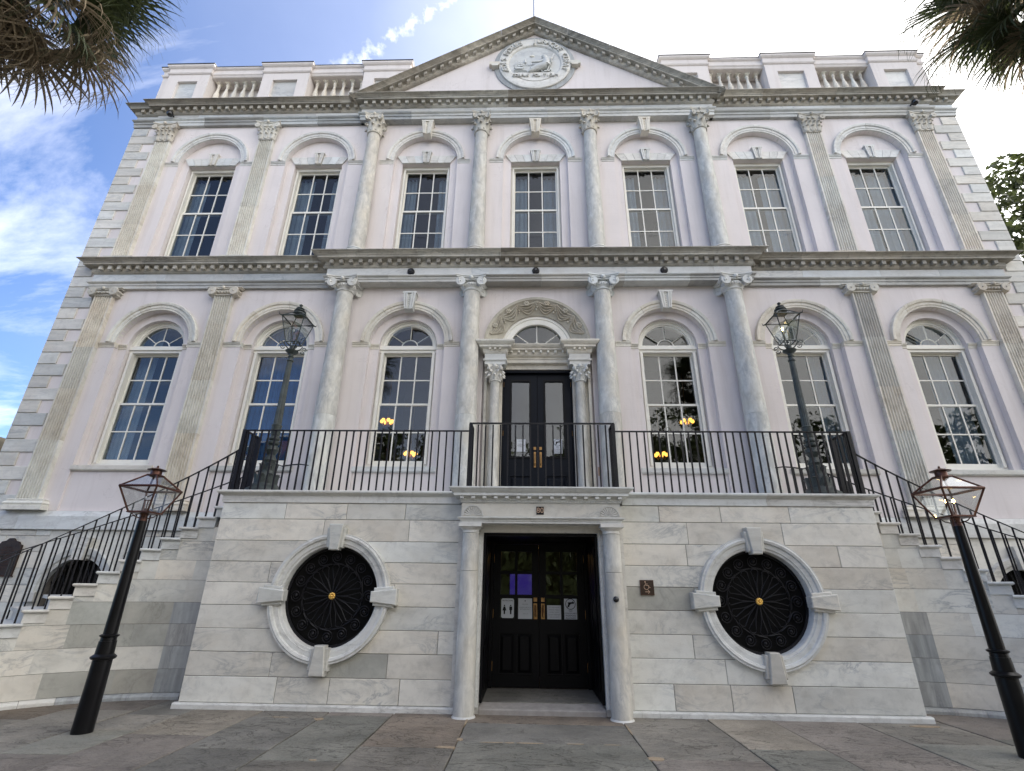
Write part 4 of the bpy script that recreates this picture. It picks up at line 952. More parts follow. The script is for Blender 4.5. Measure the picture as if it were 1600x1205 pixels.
# double door, upper
ud = MB(); ud.box(-.818, -.795, .10, .43, 3.13, 6.498); ud.box(.795, .818, .10, .43, 3.13, 6.498); ud.box(-.794, .794, .10, .43, 6.44, 6.498); UD = ud.build('double_door', 'door', HALL)
for s in (-1, 1):
    x0, x1 = (-.792, -.004) if s < 0 else (.004, .792); gx0, gx1 = (-.60, -.19) if s < 0 else (.19, .60)
    MB().poly([(x0, 3.14), (x1, 3.14), (x1, 6.435), (x0, 6.435)], [[(gx0, 4.42), (gx1, 4.42), (gx1, 6.24), (gx0, 6.24)], [(gx0-.03, 3.32), (gx1+.03, 3.32), (gx1+.03, 3.98), (gx0-.03, 3.98)]], .20, .25).build('door_leaf', 'door', UD)
    MB().arch(0, 0, [(0, 0)]*3, 0, .1, 1)
    fr = MB().poly([(gx0-.045, 4.375), (gx1+.045, 4.375), (gx1+.045, 6.285), (gx0-.045, 6.285)], [[(gx0, 4.42), (gx1, 4.42), (gx1, 6.24), (gx0, 6.24)]], .182, .1995).build('glazing_bead', 'door_dark', UD)
    MB().box(gx0, gx1, .222, .228, 4.42, 6.24).build('pane', 'glass', UD)
    pn = MB().poly([(gx0-.03, 3.32), (gx1+.03, 3.32), (gx1+.03, 3.98), (gx0-.03, 3.98)], [], .235, .248)
    pn.rings([[(x, y, z) for x, z in ((gx0-.028+i_, 3.322+i_), (gx1+.028-i_, 3.322+i_), (gx1+.028-i_, 3.978-i_), (gx0-.028+i_, 3.978-i_))] for y, i_ in ((.234, .03), (.212, .075))]); pn.build('door_panel', 'door', UD)
    hx = s*.065
    hb = MB().box(hx-.022, hx+.022, .178, .1995, 4.17, 4.52); hb.tube([(hx, .175, 4.22), (hx, .12, 4.25), (hx, .12, 4.42), (hx, .175, 4.45)], .012, .012, 8); hb.box(hx-.028, hx+.028, .17, .199, 4.57, 4.635)
    hb.build('handle', 'brass', UD)
    for zz in (3.5, 4.9, 6.1): MB().tube([(s*.794, .185, zz), (s*.794, .185, zz+.12)], .009, .009, 6).build('hinge', 'brass', UD)
def sheet(name, x, y, z, w, h, label, cat, lines, mat='paper', parts=None):
    o = MB().box(x-w/2, x+w/2, y-.003, y, z-h/2, z+h/2).build(name, mat); tag(o, label, cat)
    mb = MB()
    for (t_, s_, dz) in lines: mb.merge(text_front(t_, s_, x, y-.0045, z+dz, .0004))
    if mb.v: mb.build('lettering', 'ink', o, fix=False)
    return o
sheet('notice', -.375, .218, 4.68, .20, .29, 'white printed notice taped inside the left pane of the upper door', 'notice', [('CITY HALL', .025, .10), ('PLEASE USE', .022, .03), ('GROUND FLOOR', .022, 0), ('ENTRANCE', .022, -.03)])
def gun_sign(name, x, y, z, w, h, label):
    o = MB().box(x-w/2, x+w/2, y-.003, y, z-h/2, z+h/2).build(name, 'paper'); tag(o, label, 'sign')
    mb = MB(); r_ = w*.40; cz = z+h*.24
    mb.arch(x, cz, [(r_, y-.0045), (r_, y-.0032), (r_*.89, y-.0032), (r_*.89, y-.0045)], 0, 2*PI, 30)
    k = r_
    mb.poly([(x-.55*k, cz+.30*k), (x+.72*k, cz+.38*k), (x+.72*k, cz+.08*k), (x-.05*k, cz+.02*k), (x-.28*k, cz-.55*k), (x-.62*k, cz-.55*k), (x-.42*k, cz)], [], y-.0045, y-.0032)
    a = R(225); mb.tube([(x+r_*math.cos(a), y-.005, cz+r_*math.sin(a)), (x-r_*math.cos(a), y-.005, cz-r_*math.sin(a))], r_*.045, r_*.045, 4)
    for i, t_ in enumerate(('NO', 'CONCEALABLE', 'WEAPONS', 'ALLOWED')): mb.merge(text_front(t_, w*(.17 if i != 1 else .135), x, y-.0045, z-h*(.10+.115*i), .0004))
    mb.build('pictogram', 'ink', o, fix=False); return o
gun_sign('notice', .45, .218, 4.665, .21, .34, 'small no weapons sign in the right pane of the upper door')
# ---- water table and basement wall behind the stairs
def block_wall(x0, x1, rows, yf, yb, par, matf, holes_c=(), rnd=None, ln=(.75, 1.5), cham=.006, name='stone_block'):
    """coursed ashlar: every stone its own object; holes_c = circles (cx, cz, r) the stones are cut round"""
    for ri, (z0, z1) in enumerate(rows):
        xs = [x0]; 
        while x1-xs[-1] > ln[1]*1.1: xs.append(xs[-1]+rnd.uniform(*ln))
        if x1-xs[-1] < ln[0]*.5 and len(xs) > 1: xs.pop()
        xs.append(x1)
        for c in holes_c:
            if abs((z0+z1)/2-c[1]) < c[2]+.02:
                xs = sorted([q for q in xs if abs(q-c[0]) > .3 or q in (x0, x1)]+[c[0]])
                if z0 < c[1]+c[2]*.0+.9 and False: pass
                xs = [q for q in xs if q in (x0, x1, c[0]) or abs(q-c[0]) > c[2]+.12 or abs(q-c[0]) < .01]
        for i in range(len(xs)-1):
            a, b_ = xs[i]+.0035, xs[i+1]-.0035; n = 7
            L_, R_ = [], []
            for k in range(n+1):
                z = z0+.003+(z1-z0-.006)*k/n; xl, xr = a, b_
                for c in holes_c:
                    q = c[2]**2-(z-c[1])**2; q = math.sqrt(q) if q > 0 else 0
                    if q:
                        if abs(xr-c[0]) < .02: xr = min(xr, c[0]-q)
                        elif abs(xl-c[0]) < .02: xl = max(xl, c[0]+q)
                L_.append((xl, z)); R_.append((xr, z))
            curved = any(abs(p[0]-a) > .003 for p in L_) or any(abs(p[0]-b_) > .003 for p in R_)
            if not curved: L_ = [L_[0], L_[-1]]; R_ = [R_[0], R_[-1]]
            L_ = [(min(p[0], b_-.02), p[1]) for p in L_]; R_ = [(max(p[0], a+.02), p[1]) for p in R_]
            out = R_+list(reversed(L_)); cx = sum(p[0] for p in out)/len(out); cz_ = (z0+z1)/2
            ins = [(p[0]+math.copysign(min(cham, abs(cx-p[0])), cx-p[0]), p[1]+(cham if p[1] < z0+.02 else (-cham if p[1] > z1-.02 else 0))) for p in out]
            dy = rnd.uniform(-.003, .003)
            mb = MB().rings([[(p[0], yb, p[1]) for p in out], [(p[0], yf+cham, p[1]) for p in out], [(p[0], yf+dy, p[1]) for p in ins]])
            mb.build(name, matf(ri, a, b_), par)
for s in (-1, 1):
    a, b_ = (-W_-.06, -5.2) if s < 0 else (5.2, W_+.06)
    run(a, b_, breaks(a, b_, 1.7), lambda p, q, l, r_: MB().mould(p, q, 0, .3, [(.05, 2.72), (.07, 2.73), (.07, 3.00), (.05, 3.04), (.01, 3.115)]).build('water_table', 'cap_marble', HALL))
    bx = s*9.52
    MB().poly([(a, 0), (b_, 0), (b_, 2.715), (a, 2.715)], [[(bx+.66, .6)]+arc_pts(bx, 1.5, .66, 0, PI, 20)+[(bx-.66, .6)]], .06, .3).build('basement_wall', 'mortar', HALL)
    rb_ = random.Random(21+s)
    rows = [(.325*i, .325*(i+1)) for i in range(8)]+[(2.6, 2.718)]
    l0, l1 = (a, bx-.9) if s < 0 else (a, bx-.9)
    block_wall(a, bx-.86, rows, -.005, .058, HALL, lambda r_, p, q: 'ashlar', (), rb_, (.6, 1.1)); block_wall(bx+.86, b_, rows, -.005, .058, HALL, lambda r_, p, q: 'ashlar', (), rb_, (.6, 1.1))
    MB().poly([(bx-.858, 0), (bx+.858, 0), (bx+.858, 2.717), (bx-.858, 2.717)], [[(bx+.80, .5)]+arc_pts(bx, 1.5, .80, 0, PI, 22)+[(bx-.80, .5)]], -.005, .058).build('stone_block', 'ashlar', HALL)
    w = MB().arch(bx, 1.5, [(.66, .058), (.66, -.04), (.72, -.05), (.74, -.08), (.86, -.10), (.88, -.02), (.88, .0)], 0, PI, 28).build('basement_arch', 'cap_marble', HALL, smooth=30)
    for t_ in (-1, 1): MB().box(min(bx+t_*.66, bx+t_*.9), max(bx+t_*.66, bx+t_*.9), -.11, .05, 1.32, 1.498).build('impost_block', 'cap_marble', w); MB().box(min(bx+t_*.66, bx+t_*.86), max(bx+t_*.66, bx+t_*.86), -.03, .05, .5, 1.318).build('jamb', 'cap_marble', w)
    MB().poly([(bx-.11, 2.12), (bx+.11, 2.12), (bx+.15, 2.56), (bx-.15, 2.56)], [], -.16, .05).build('keystone', 'cap_marble', w)
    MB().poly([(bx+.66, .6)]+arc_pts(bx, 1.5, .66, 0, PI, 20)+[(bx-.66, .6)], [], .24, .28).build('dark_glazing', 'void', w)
    gr = MB()
    for k in range(8):
        xx = bx-.58+k*.166; hh = 1.5+math.sqrt(max(0, .66**2-(xx-bx)**2)); gr.tube([(xx, .16, .6), (xx, .16, hh)], .011, .011, 5)
        gr.tube([(xx+.08*math.sin(t_*.9), .14, .62+t_*(hh-.65)/12) for t_ in range(13)], .008, .008, 5)
    gr.build('grille', 'iron', w)
# ------------------------------------------------------------------ entrance terrace
TER = empty('entrance_terrace', (0, -T, 0))
TER.location = (0, 0, 0)
tag(TER, 'raised white marble entrance terrace with two round grilled windows and a black ground floor doorway', 'terrace')
XB = 5.27; OC = (3.27, 1.53)
rt_ = random.Random(42)
rowz = [.105, .435, .754, 1.066, 1.389, 1.713, 2.02, 2.337, 2.673, 2.932]
rows = list(zip(rowz[:-1], rowz[1:]))
def tmat(ri, a, b_):
    q = rt_.random()
    return 'ashlar_olive' if q < .02 else 'ashlar'
for s in (-1, 1):
    cx = s*OC[0]
    # mortar backing with the round opening and the doorway cut out
    bx0, bx1 = (-XB+.02, -1.0) if s < 0 else (.94, XB-.02)
    hole = list(reversed(arc_pts(cx, OC[1], .80, 0, 2*PI, 40)[:-1]))
    MB().poly([(bx0, .01), (bx1, .01), (bx1, 2.93), (bx0, 2.93)], [hole], -T+.012, -T+.30).build('terrace_wall', 'mortar', TER)
    block_wall(-XB if s < 0 else 1.0, -1.06 if s < 0 else XB, rows, -T, -T+.011, TER, tmat, ((cx, OC[1], .82),), rt_, (.75, 1.75))
    # oculus
    oc = MB().arch(cx, OC[1], [(.728, -T+.14), (.728, -T-.02), (.738, -T-.04), (.77, -T-.045), (.775, -T-.06), (.84, -T-.062), (.85, -T-.09), (.885, -T-.10), (.905, -T-.085), (.925, -T-.085), (.93, -T+.0), (.93, -T+.011), (.80, -T+.011), (.80, -T+.14)], 0, 2*PI, 64).build('oculus_surround', 'cap_marble', TER, smooth=30)
    for q in range(4):
        a = q*PI/2; mb = MB()
        for (r0, r1, w0, w1, ya) in ((.665, 1.06, .075, .115, -T-.155), (.70, 1.00, .125, .15, -T-.115)):
            mb.rings([[(u_, ya+.0 if True else 0, r_) for u_, r_ in ((-w0+c, r0+c), (w0-c, r0+c), (w1-c, r1-c), (-w1+c, r1-c))] if False else [(u_, y_, r_) for u_, r_ in ((-w0+c, r0+c), (w0-c, r0+c), (w1-c, r1-c), (-w1+c, r1-c))] for y_, c in ((-T+.0, 0), (ya+.012, 0), (ya, .012))])
        mb.xf(Matrix.Translation((cx, 0, OC[1])) @ Matrix.Rotation(a, 4, 'Y')); mb.build('keystone', 'quoin', oc)
    gr = MB(); yg = -T+.09
    gr.arch(cx, OC[1], [(.69, yg), (.727, yg), (.727, yg+.02), (.69, yg+.02)], 0, 2*PI, 48)
    gr.arch(cx, OC[1], [(.462, yg), (.474, yg), (.474, yg+.015), (.462, yg+.015)], 0, 2*PI, 48)
    for k in range(16):
        a = 2*PI*k/16
        P_ = lambda r_, b_, yy=0: (cx+r_*math.cos(a+b_), yg-.004+yy, OC[1]+r_*math.sin(a+b_))
        # petals
        gr.tube([P_(.05, 0), P_(.25, -.03*1.2), P_(.36, -.10), P_(.43, -.13), P_(.458, -.06), P_(.462, 0), P_(.458, .06), P_(.43, .13), P_(.36, .10), P_(.25, .036), P_(.05, 0)], .0065, .0065, 5)
        # running scroll in the border
        ccx, ccz = cx+.572*math.cos(a), OC[1]+.572*math.sin(a); pts = []
        for i in range(26):
            t = i/25; an = a+PI*.9-t*2*PI*2.1; rad = .088*(1-.84*t)
            pts.append((ccx+rad*math.cos(an), yg, ccz+rad*math.sin(an)))
        gr.tube([P_(.47, -.24), P_(.475, -.16)]+pts, .0085, .007, 5); ell(gr, ccx, yg-.004, ccz, .02, .012, .02, 6)
    gr.build('grille', 'iron', oc, smooth=60)
    ro = MB()
    for k in range(8): ell(ro, cx+.034*math.cos(k*PI/4), yg-.02, OC[1]+.034*math.sin(k*PI/4), .02, .012, .02, 6)
    ell(ro, cx, yg-.03, OC[1], .02, .018, .02, 8); ro.lathe([(.055, 0), (.055, .008)], 0, 0, 16)
    ro2 = MB(); ro2.merge(MB().arch(cx, OC[1], [(.0005, yg-.012), (.052, yg-.012), (.052, yg-.002), (.0005, yg-.002)], 0, 2*PI, 20))
    for k in range(8): ell(ro2, cx+.034*math.cos(k*PI/4), yg-.02, OC[1]+.034*math.sin(k*PI/4), .019, .012, .019, 6)
    ell(ro2, cx, yg-.03, OC[1], .02, .018, .02, 8); ro2.build('rosette', 'gold', oc, smooth=60)
    MB().poly(arc_pts(cx, OC[1], .79, 0, 2*PI, 40)[:-1], [], -T+.1405, -T+.16).build('dark_interior_disc', 'void', oc)  # near-black disc painted as the darkness of the room behind the grille
    # side wall of the terrace
    MB().box(min(s*(XB-.012), s*(XB-.3)), max(s*(XB-.012), s*(XB-.3)), -T+.305, .0, .01, 2.93).build('terrace_wall', 'ashlar', TER)
    for (z0, z1) in rows:
        y = -T+.013
        while y < -.06:
            L_ = .5 if y > -T+.02 else rt_.uniform(.45, .6)
            MB().box(min(s*(XB-.011), s*XB), max(s*(XB-.011), s*XB), y, min(y+L_-.005, -.05), z0+.0025, z1-.0025).build('stone_block', 'ashlar_grey' if z1 < 1.8 and s < 0 else 'ashlar', TER); y += L_
    run(-XB-.10 if s < 0 else 1.25, -1.25 if s < 0 else XB+.10, [-3.4] if s < 0 else [2.25, 2.41], lambda p, q, l, r_: MB().rings([[(p, y, z) for y, z in pr] for p, pr in ()]) or None) if False else None
    for p, q in ([(-XB-.05, -3.37), (-3.365, -1.19)] if s < 0 else [(1.13, 1.35), (1.355, 1.60), (1.605, XB+.05)]):
        MB().rings([[(x, -T-.055, .0), (x, -T-.055, .082), (x, -T-.045, .098), (x, -T+.01, .104), (x, -T+.01, .0)] for x in (p, q)]).build('plinth_stone', 'cap_marble', TER)
    MB().rings([[(s*x, y, z) for x, z in ((XB+.05, 0), (XB+.05, .08), (XB+.04, .10), (XB-.01, .104), (XB-.01, 0))] for y in (-T-.01, -1.7)]).build('plinth_stone', 'cap_marble', TER)
# coping with a rounded nosing
capp = [(.0, 2.934), (.02, 2.94), (.02, 3.045), (.045, 3.06), (.06, 3.075), (.075, 3.078), (.095, 3.09), (.10, 3.108), (.095, 3.125), (.08, 3.132), (.0, 3.133)]
for a, b_, l, r_ in ((-XB, -3.0, 1, 0), (-2.996, -1.33, 0, 0), (1.29, 3.6, 0, 0), (3.604, XB, 0, 1)):
    MB().mould(a, b_, -T, -T+.35, capp, l, r_).build('coping_stone', 'cap_marble', TER)
for s in (-1, 1):
    MB().rings([[(s*(XB-.3), -T+.352, z), (s*(XB+p), -T+.352, z), (s*(XB+p), -.02, z), (s*(XB-.3), -.02, z)] for p, z in capp]).build('coping_stone', 'cap_marble', TER)
MB().box(-XB+.305, XB-.305, -T+.355, -.005, 2.99, 3.125).build('terrace_floor', 'frieze', TER)
# ground floor doorway: columns, entablature, dark lobby and double door
PX = -.033
PRT = MB().box(PX-1.30, PX-.90, -T-.02, -1.2, .0, 2.49).box(PX+.90, PX+1.30, -T-.02, -1.2, 0, 2.49).box(PX-1.30, PX+1.30, -T-.02, -1.2, 2.491, 2.62).build('doorway_surround', 'cap_marble', TER)
for s in (-1, 1):
    x0, x1 = sorted((PX+s*.90, PX+s*1.0)); MB().box(x0, x1, -T-.075, -T-.0205, .12, 2.44).build('jamb_moulding', 'cap_marble', PRT)
    x0, x1 = sorted((PX+s*.935, PX+s*.985)); MB().box(x0, x1, -T-.10, -T-.0755, .12, 2.44).build('jamb_moulding', 'cap_marble', PRT)
    c = MB().lathe([(.175, 0), (.175, .022), (.165, .03), (.152, .05)], PX+s*1.085, -T-.20, 26).build('portal_column', 'cap_marble', PRT, smooth=35)
    for a, b_ in ((.051, 1.905), (1.91, 2.455)):
        MB().lathe([(.148-.022*((a+(b_-a)*i/5)/2.45)**1.5, a+(b_-a)*i/5) for i in range(6)], PX+s*1.085, -T-.20, 32).build('shaft_block', 'column', c, smooth=40)
    MB().lathe([(.126, 2.456), (.135, 2.46), (.135, 2.475), (.127, 2.48), (.127, 2.50), (.16, 2.535), (.165, 2.545)], PX+s*1.085, -T-.20, 28).box(PX+s*1.085-.175, PX+s*1.085+.175, -T-.375, -T-.021, 2.5455, 2.60).build('capital', 'cap_marble', c, smooth=35)
PY = -T-.31
MB().mould(PX-1.235, PX+1.235, PY, -T, [(.0, 2.601), (.0, 2.63), (.015, 2.635), (.015, 2.65), (.03, 2.655), (.045, 2.67), (.055, 2.675), (.055, 2.69), (0, 2.70)], 1, 1).build('portal_architrave', 'cap_marble', PRT)
fz = MB().box(PX-1.235, PX+1.235, PY, -T, 2.701, 2.90).build('portal_frieze', 'ashlar', PRT)
for s in (-1, 1):      # carved half-round fans
    mb = MB(); fx, fz_ = PX+s*1.055, 2.712
    mb.arch(fx, fz_, [(.145, PY-.002), (.163, PY-.002), (.163, PY-.016), (.145, PY-.016)], 0, PI, 20)
    for k in range(11):
        a = PI*(k+.5)/11; mb.tube([(fx+.03*math.cos(a), PY-.003, fz_+.03*math.sin(a)), (fx+.135*math.cos(a), PY-.006, fz_+.135*math.sin(a))], .004, .014, 6)
    mb.build('carved_fan', 'cap_marble', PRT)
pc = [(.0, 2.901), (.01, 2.91), (.02, 2.918), (.02, 2.94), (.03, 2.945), (.03, 3.00), (.07, 3.005), (.12, 3.008), (.12, 3.045), (.125, 3.05), (.15, 3.07), (.18, 3.10), (.195, 3.112), (.195, 3.133), (0, 3.134)]
for a, b_, l, r_ in ((PX-1.235, PX+1.235, 1, 1),): MB().mould(a, b_, PY, -T+.34, pc, 1, 1).build('portal_cornice', 'cap_marble', PRT)
mb = MB()
for k in range(15): mb.box(PX-1.225+k*.175-.028, PX-1.225+k*.175+.028, PY-.105, PY-.031, 2.965, 3.001)
for k in range(60): mb.box(PX-1.24+k*.042-.011, PX-1.24+k*.042+.011, PY-.034, PY-.021, 2.92, 2.938)
tag(mb.build('dentils', 'cap_marble', PRT), kind='stuff')
MB().rings([[(x, -T-.05, 0), (x, -T-.05, .085), (x, -T-.03, .10), (x, -T+.18, .14), (x, -T+.18, 0)] for x in (PX-.895, PX+.895)]).build('threshold', 'threshold', PRT)
MB().box(PX-.96, PX+.96, -T+.185, 0, .0, .15).build('lobby_floor', 'slate_dark', PRT)
YD = -1.3
lb = MB(); lb.box(PX-.899, PX-.86, -T+.02, YD, .156, 2.489); lb.box(PX+.86, PX+.899, -T+.02, YD, .156, 2.489); lb.box(PX-.86, PX+.86, -T+.02, YD, 2.44, 2.4895)
DD = lb.build('double_door', 'door_dark', TER)
for s in (-1, 1):
    x = PX+s*.855
    for z0, z1 in ((.3, .85), (.95, 2.3)):
        for y0, y1 in ((-2.35, -1.95), (-1.85, -1.42)): MB().box(min(x, x-s*.012), max(x, x-s*.012), y0, y1, z0, z1).build('reveal_panel', 'door_dark', DD)
dfr = MB(); dfr.box(PX-.98, PX-.80, YD+.001, YD+.12, .155, 2.6); dfr.box(PX+.80, PX+.98, YD+.001, YD+.12, .155, 2.6); dfr.box(PX-.80, PX+.80, YD+.001, YD+.12, 2.42, 2.6); dfr.build('door_frame', 'door_dark', DD)
mb = MB()
for s in (-1, 1):
    x0, x1 = sorted((PX+s*.004, PX+s*.797)); c = (x0+x1)/2
    gx = [(c-.275, c-.022), (c+.022, c+.275)]; gz = [(1.20, 1.515), (1.575, 1.91), (1.96, 2.29)]
    holes = [[(a, z0), (b_, z0), (b_, z1), (a, z1)] for a, b_ in gx for z0, z1 in gz]+[[(a, .36), (b_, .36), (b_, .96), (a, .96)] for a, b_ in gx]
    MB().poly([(x0, .165), (x1, .165), (x1, 2.415), (x0, 2.415)], holes, YD+.03, YD+.085).build('door_leaf', 'door_dark', DD)
    for a, b_ in gx:
        for z0, z1 in gz: MB().box(a, b_, YD+.055, YD+.059, z0, z1).build('pane', 'glass', DD)
        p = MB().box(a, b_, YD+.065, YD+.07, .36, .96); p.rings([[(x, y, z) for x, z in ((a+i_, .36+i_), (b_-i_, .36+i_), (b_-i_, .96-i_), (a+i_, .96-i_))] for y, i_ in ((YD+.0645, .02), (YD+.04, .055))]); p.build('door_panel', 'door_dark', DD)
    hx = PX+s*.065; hb = MB().box(hx-.032, hx+.032, YD+.012, YD+.029, 1.19, 1.435)
    hb.tube([(hx, YD+.01, 1.23), (hx, YD-.04, 1.25), (hx, YD-.04, 1.38), (hx, YD+.01, 1.40)], .012, .012, 8)
    hb.box(hx-.03, hx+.03, YD+.012, YD+.029, 1.465, 1.515)
    for k in range(4): hb.box(hx-.03+k*.0165, hx-.02+k*.0165, YD+.012, YD+.029, 1.5151, 1.53)
    hb.build('handle', 'brass', DD); MB().box(hx-.016, hx+.016, YD+.008, YD+.0115, 1.24, 1.40).build('pull_recess', 'copper', DD)
    for zz in (.4, 1.2, 2.1): MB().tube([(PX+s*.80, YD+.02, zz), (PX+s*.80, YD+.02, zz+.14)], .010, .010, 6).build('hinge', 'brass', DD)
# dim hall behind the door
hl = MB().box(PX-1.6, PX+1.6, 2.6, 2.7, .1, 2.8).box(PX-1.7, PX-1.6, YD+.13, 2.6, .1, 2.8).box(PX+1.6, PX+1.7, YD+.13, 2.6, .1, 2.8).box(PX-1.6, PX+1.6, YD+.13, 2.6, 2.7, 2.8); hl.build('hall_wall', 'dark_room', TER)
scr = MB().box(-.62, .02, 1.2, 1.25, 1.55, 2.02).build('display_screen', 'screen'); tag(scr, 'glowing blue and violet screen seen through the glass of the ground floor door', 'screen')
MB().box(-.64, .04, 1.251, 1.28, 1.53, 2.04).build('casing', 'iron', scr)
hlmp = MB().lathe([(.02, 2.42), (.05, 2.45), (.05, 2.52), (.02, 2.56)], -.13, .2, 10).build('hall_lantern', 'bulb'); tag(hlmp, 'tiny glowing lantern inside the ground floor hall', 'lamp')
MB().tube([(-.13, .2, 2.56), (-.13, .2, 2.7)], .006, .006, 5).build('chain', 'iron', hlmp)
# notices on the ground floor door
yn = YD+.028
o = MB().poly([(-.69, 1.22), (-.67, 1.20), (-.49, 1.20), (-.47, 1.22), (-.47, 1.49), (-.49, 1.51), (-.67, 1.51), (-.69, 1.49)], [], yn-.006, yn-.001).build('restroom_sign', 'paper'); tag(o, 'white sign with woman and man pictograms, leftmost on the ground floor door', 'sign')
mb = text_front('RESTROOMS', .032, -.58, yn-.0075, 1.475, .0005)
for x, dr in ((-.635, 1), (-.525, 0)):
    mb.poly(arc_pts(x, 1.398, .012, 0, 2*PI, 12)[:-1], [], yn-.0078, yn-.0062)
    if dr: mb.poly([(x-.014, 1.382), (x+.014, 1.382), (x+.034, 1.318), (x+.014, 1.318), (x+.012, 1.26), (x-.012, 1.26), (x-.014, 1.318), (x-.034, 1.318)], [], yn-.0078, yn-.0062)
    else: mb.poly([(x-.024, 1.382), (x+.024, 1.382), (x+.026, 1.325), (x+.015, 1.325), (x+.012, 1.26), (x-.012, 1.26), (x-.015, 1.325), (x-.026, 1.325)], [], yn-.0078, yn-.0062)
mb.build('pictogram', 'ink', o, fix=False)
o = MB().box(-.395, -.155, yn-.004, yn-.001, 1.19, 1.515).build('notice', 'paper'); tag(o, 'white letter headed notice left of the brass handles on the ground floor door', 'notice')
mb = text_front('WELCOME', .022, -.275, yn-.0055, 1.42, .0004)
for i, t_ in enumerate(('PLEASE CHECK IN', 'WITH SECURITY')): mb.merge(text_front(t_, .025, -.275, yn-.0055, 1.37-.03*i, .0004))
mb.merge(text_front('THANK YOU', .016, -.275, yn-.0055, 1.27, .0004)); mb.poly(arc_pts(-.275, 1.475, .012, 0, 2*PI, 10)[:-1], [], yn-.0052, yn-.0042); mb.build('lettering', 'greyink', o, fix=False)
o = MB().box(.105, .345, yn-.004, yn-.001, 1.19, 1.41).build('notice', 'paper'); tag(o, 'shorter white notice right of the brass handles on the ground floor door', 'notice')
mb = MB()
for i, t_ in enumerate(('CITY HALL HOURS', 'MONDAY - FRIDAY', '8:30 AM - 5:00 PM', 'CLOSED WEEKENDS', 'AND HOLIDAYS')): mb.merge(text_front(t_, .021, .225, yn-.0055, 1.375-.038*i, .0004))
mb.build('lettering', 'greyink', o, fix=False)
gun_sign('weapons_sign', .51, yn, 1.355, .22, .325, 'larger white sign with a crossed out pistol, rightmost on the ground floor door')
# number plate, wheelchair sign, lens in the column, bronze plaque
o = MB().box(-.10, .015, PY-.012, PY-.0005, 2.735, 2.855).build('number_plate', 'ink'); tag(o, 'small black number plate reading 80 over the ground floor doorway', 'sign')
text_front('80', .115, -.042, PY-.0135, 2.795, .001).build('lettering', 'tan', o, fix=False)
o = MB().box(1.475, 1.68, -T-.022, -T-.004, 1.60, 1.812).build('access_sign', 'bronze'); tag(o, 'square brown sign with a wheelchair symbol and arrow on the marble right of the doorway', 'sign')
mb = MB(); yy = -T-.024
MB().poly([(1.475, 1.60), (1.68, 1.60), (1.68, 1.812), (1.475, 1.812)], [[(1.483, 1.608), (1.672, 1.608), (1.672, 1.804), (1.483, 1.804)]], -T-.0245, -T-.0222).build('border', 'copper', o)
mb.poly(arc_pts(1.553, 1.785, .011, 0, 2*PI, 10)[:-1], [], yy-.001, yy+.001)
mb.tube([(1.555, yy, 1.772), (1.56, yy, 1.735), (1.598, yy, 1.735), (1.612, yy, 1.702), (1.628, yy, 1.706)], .0055, .0055, 5); mb.tube([(1.558, yy, 1.755), (1.588, yy, 1.755)], .0045, .0045, 5)
mb.tube([(1.566+.035*math.cos(R(a)), yy, 1.712+.035*math.sin(R(a))) for a in range(110, 395, 15)], .0045, .0045, 5)
mb.tube([(1.545, yy, 1.645), (1.612, yy, 1.645)], .005, .005, 5); mb.tube([(1.588, yy, 1.667), (1.615, yy, 1.645), (1.588, yy, 1.623)], .005, .005, 5); mb.build('pictogram', 'tan', o, smooth=60)
o = MB().lathe([(.0, 0), (.038, .0), (.042, .01), (.034, .028), (.018, .036), (.0, .038)][1:], 0, 0, 16).xf(Matrix.Translation((1.045, -T-.335, 1.54)) @ Matrix.Rotation(R(90), 4, 'X')).build('door_buzzer', 'black_glass', smooth=40); tag(o, 'round black buzzer set in the right hand column of the ground floor doorway', 'buzzer')
MB().arch(1.045, 1.54, [(.038, -T-.336), (.048, -T-.336), (.048, -T-.325), (.038, -T-.325)], 0, 2*PI, 20).build('rim', 'pole', o)
o = MB().box(1.30, 1.345, -.01, .0585, 3.95, 4.14).build('switch_plate', 'tan'); tag(o, 'small tan plate on the jamb right of the upper door', 'plate')
pl = MB().poly([(-11.42, 1.80), (-10.87, 1.80), (-10.87, 2.40), (-10.93, 2.42), (-10.96, 2.47), (-11.05, 2.49), (-11.10, 2.54), (-11.19, 2.54), (-11.24, 2.49), (-11.33, 2.47), (-11.36, 2.42), (-11.42, 2.40)], [], -.05, -.012).build('wall_plaque', 'bronze'); tag(pl, 'dark bronze plaque with a shaped top on the basement wall at the far left', 'plaque')
pm = MB(); 
for i in range(9): pm.merge(text_front(['CITY HALL', 'THE SITE OF THE', 'BEEF MARKET', 'BUILT BY THE', 'UNITED STATES', 'AS A BANK', 'AND CONVEYED', 'TO THE CITY', '1818'][i], .038, -11.145, -.052, 2.35-.055*i, .001))
pm.build('lettering', 'copper', pl, fix=False)
MB().box(-11.44, -10.85, -.045, -.014, 1.78, 1.7995).build('ledge', 'copper', pl)
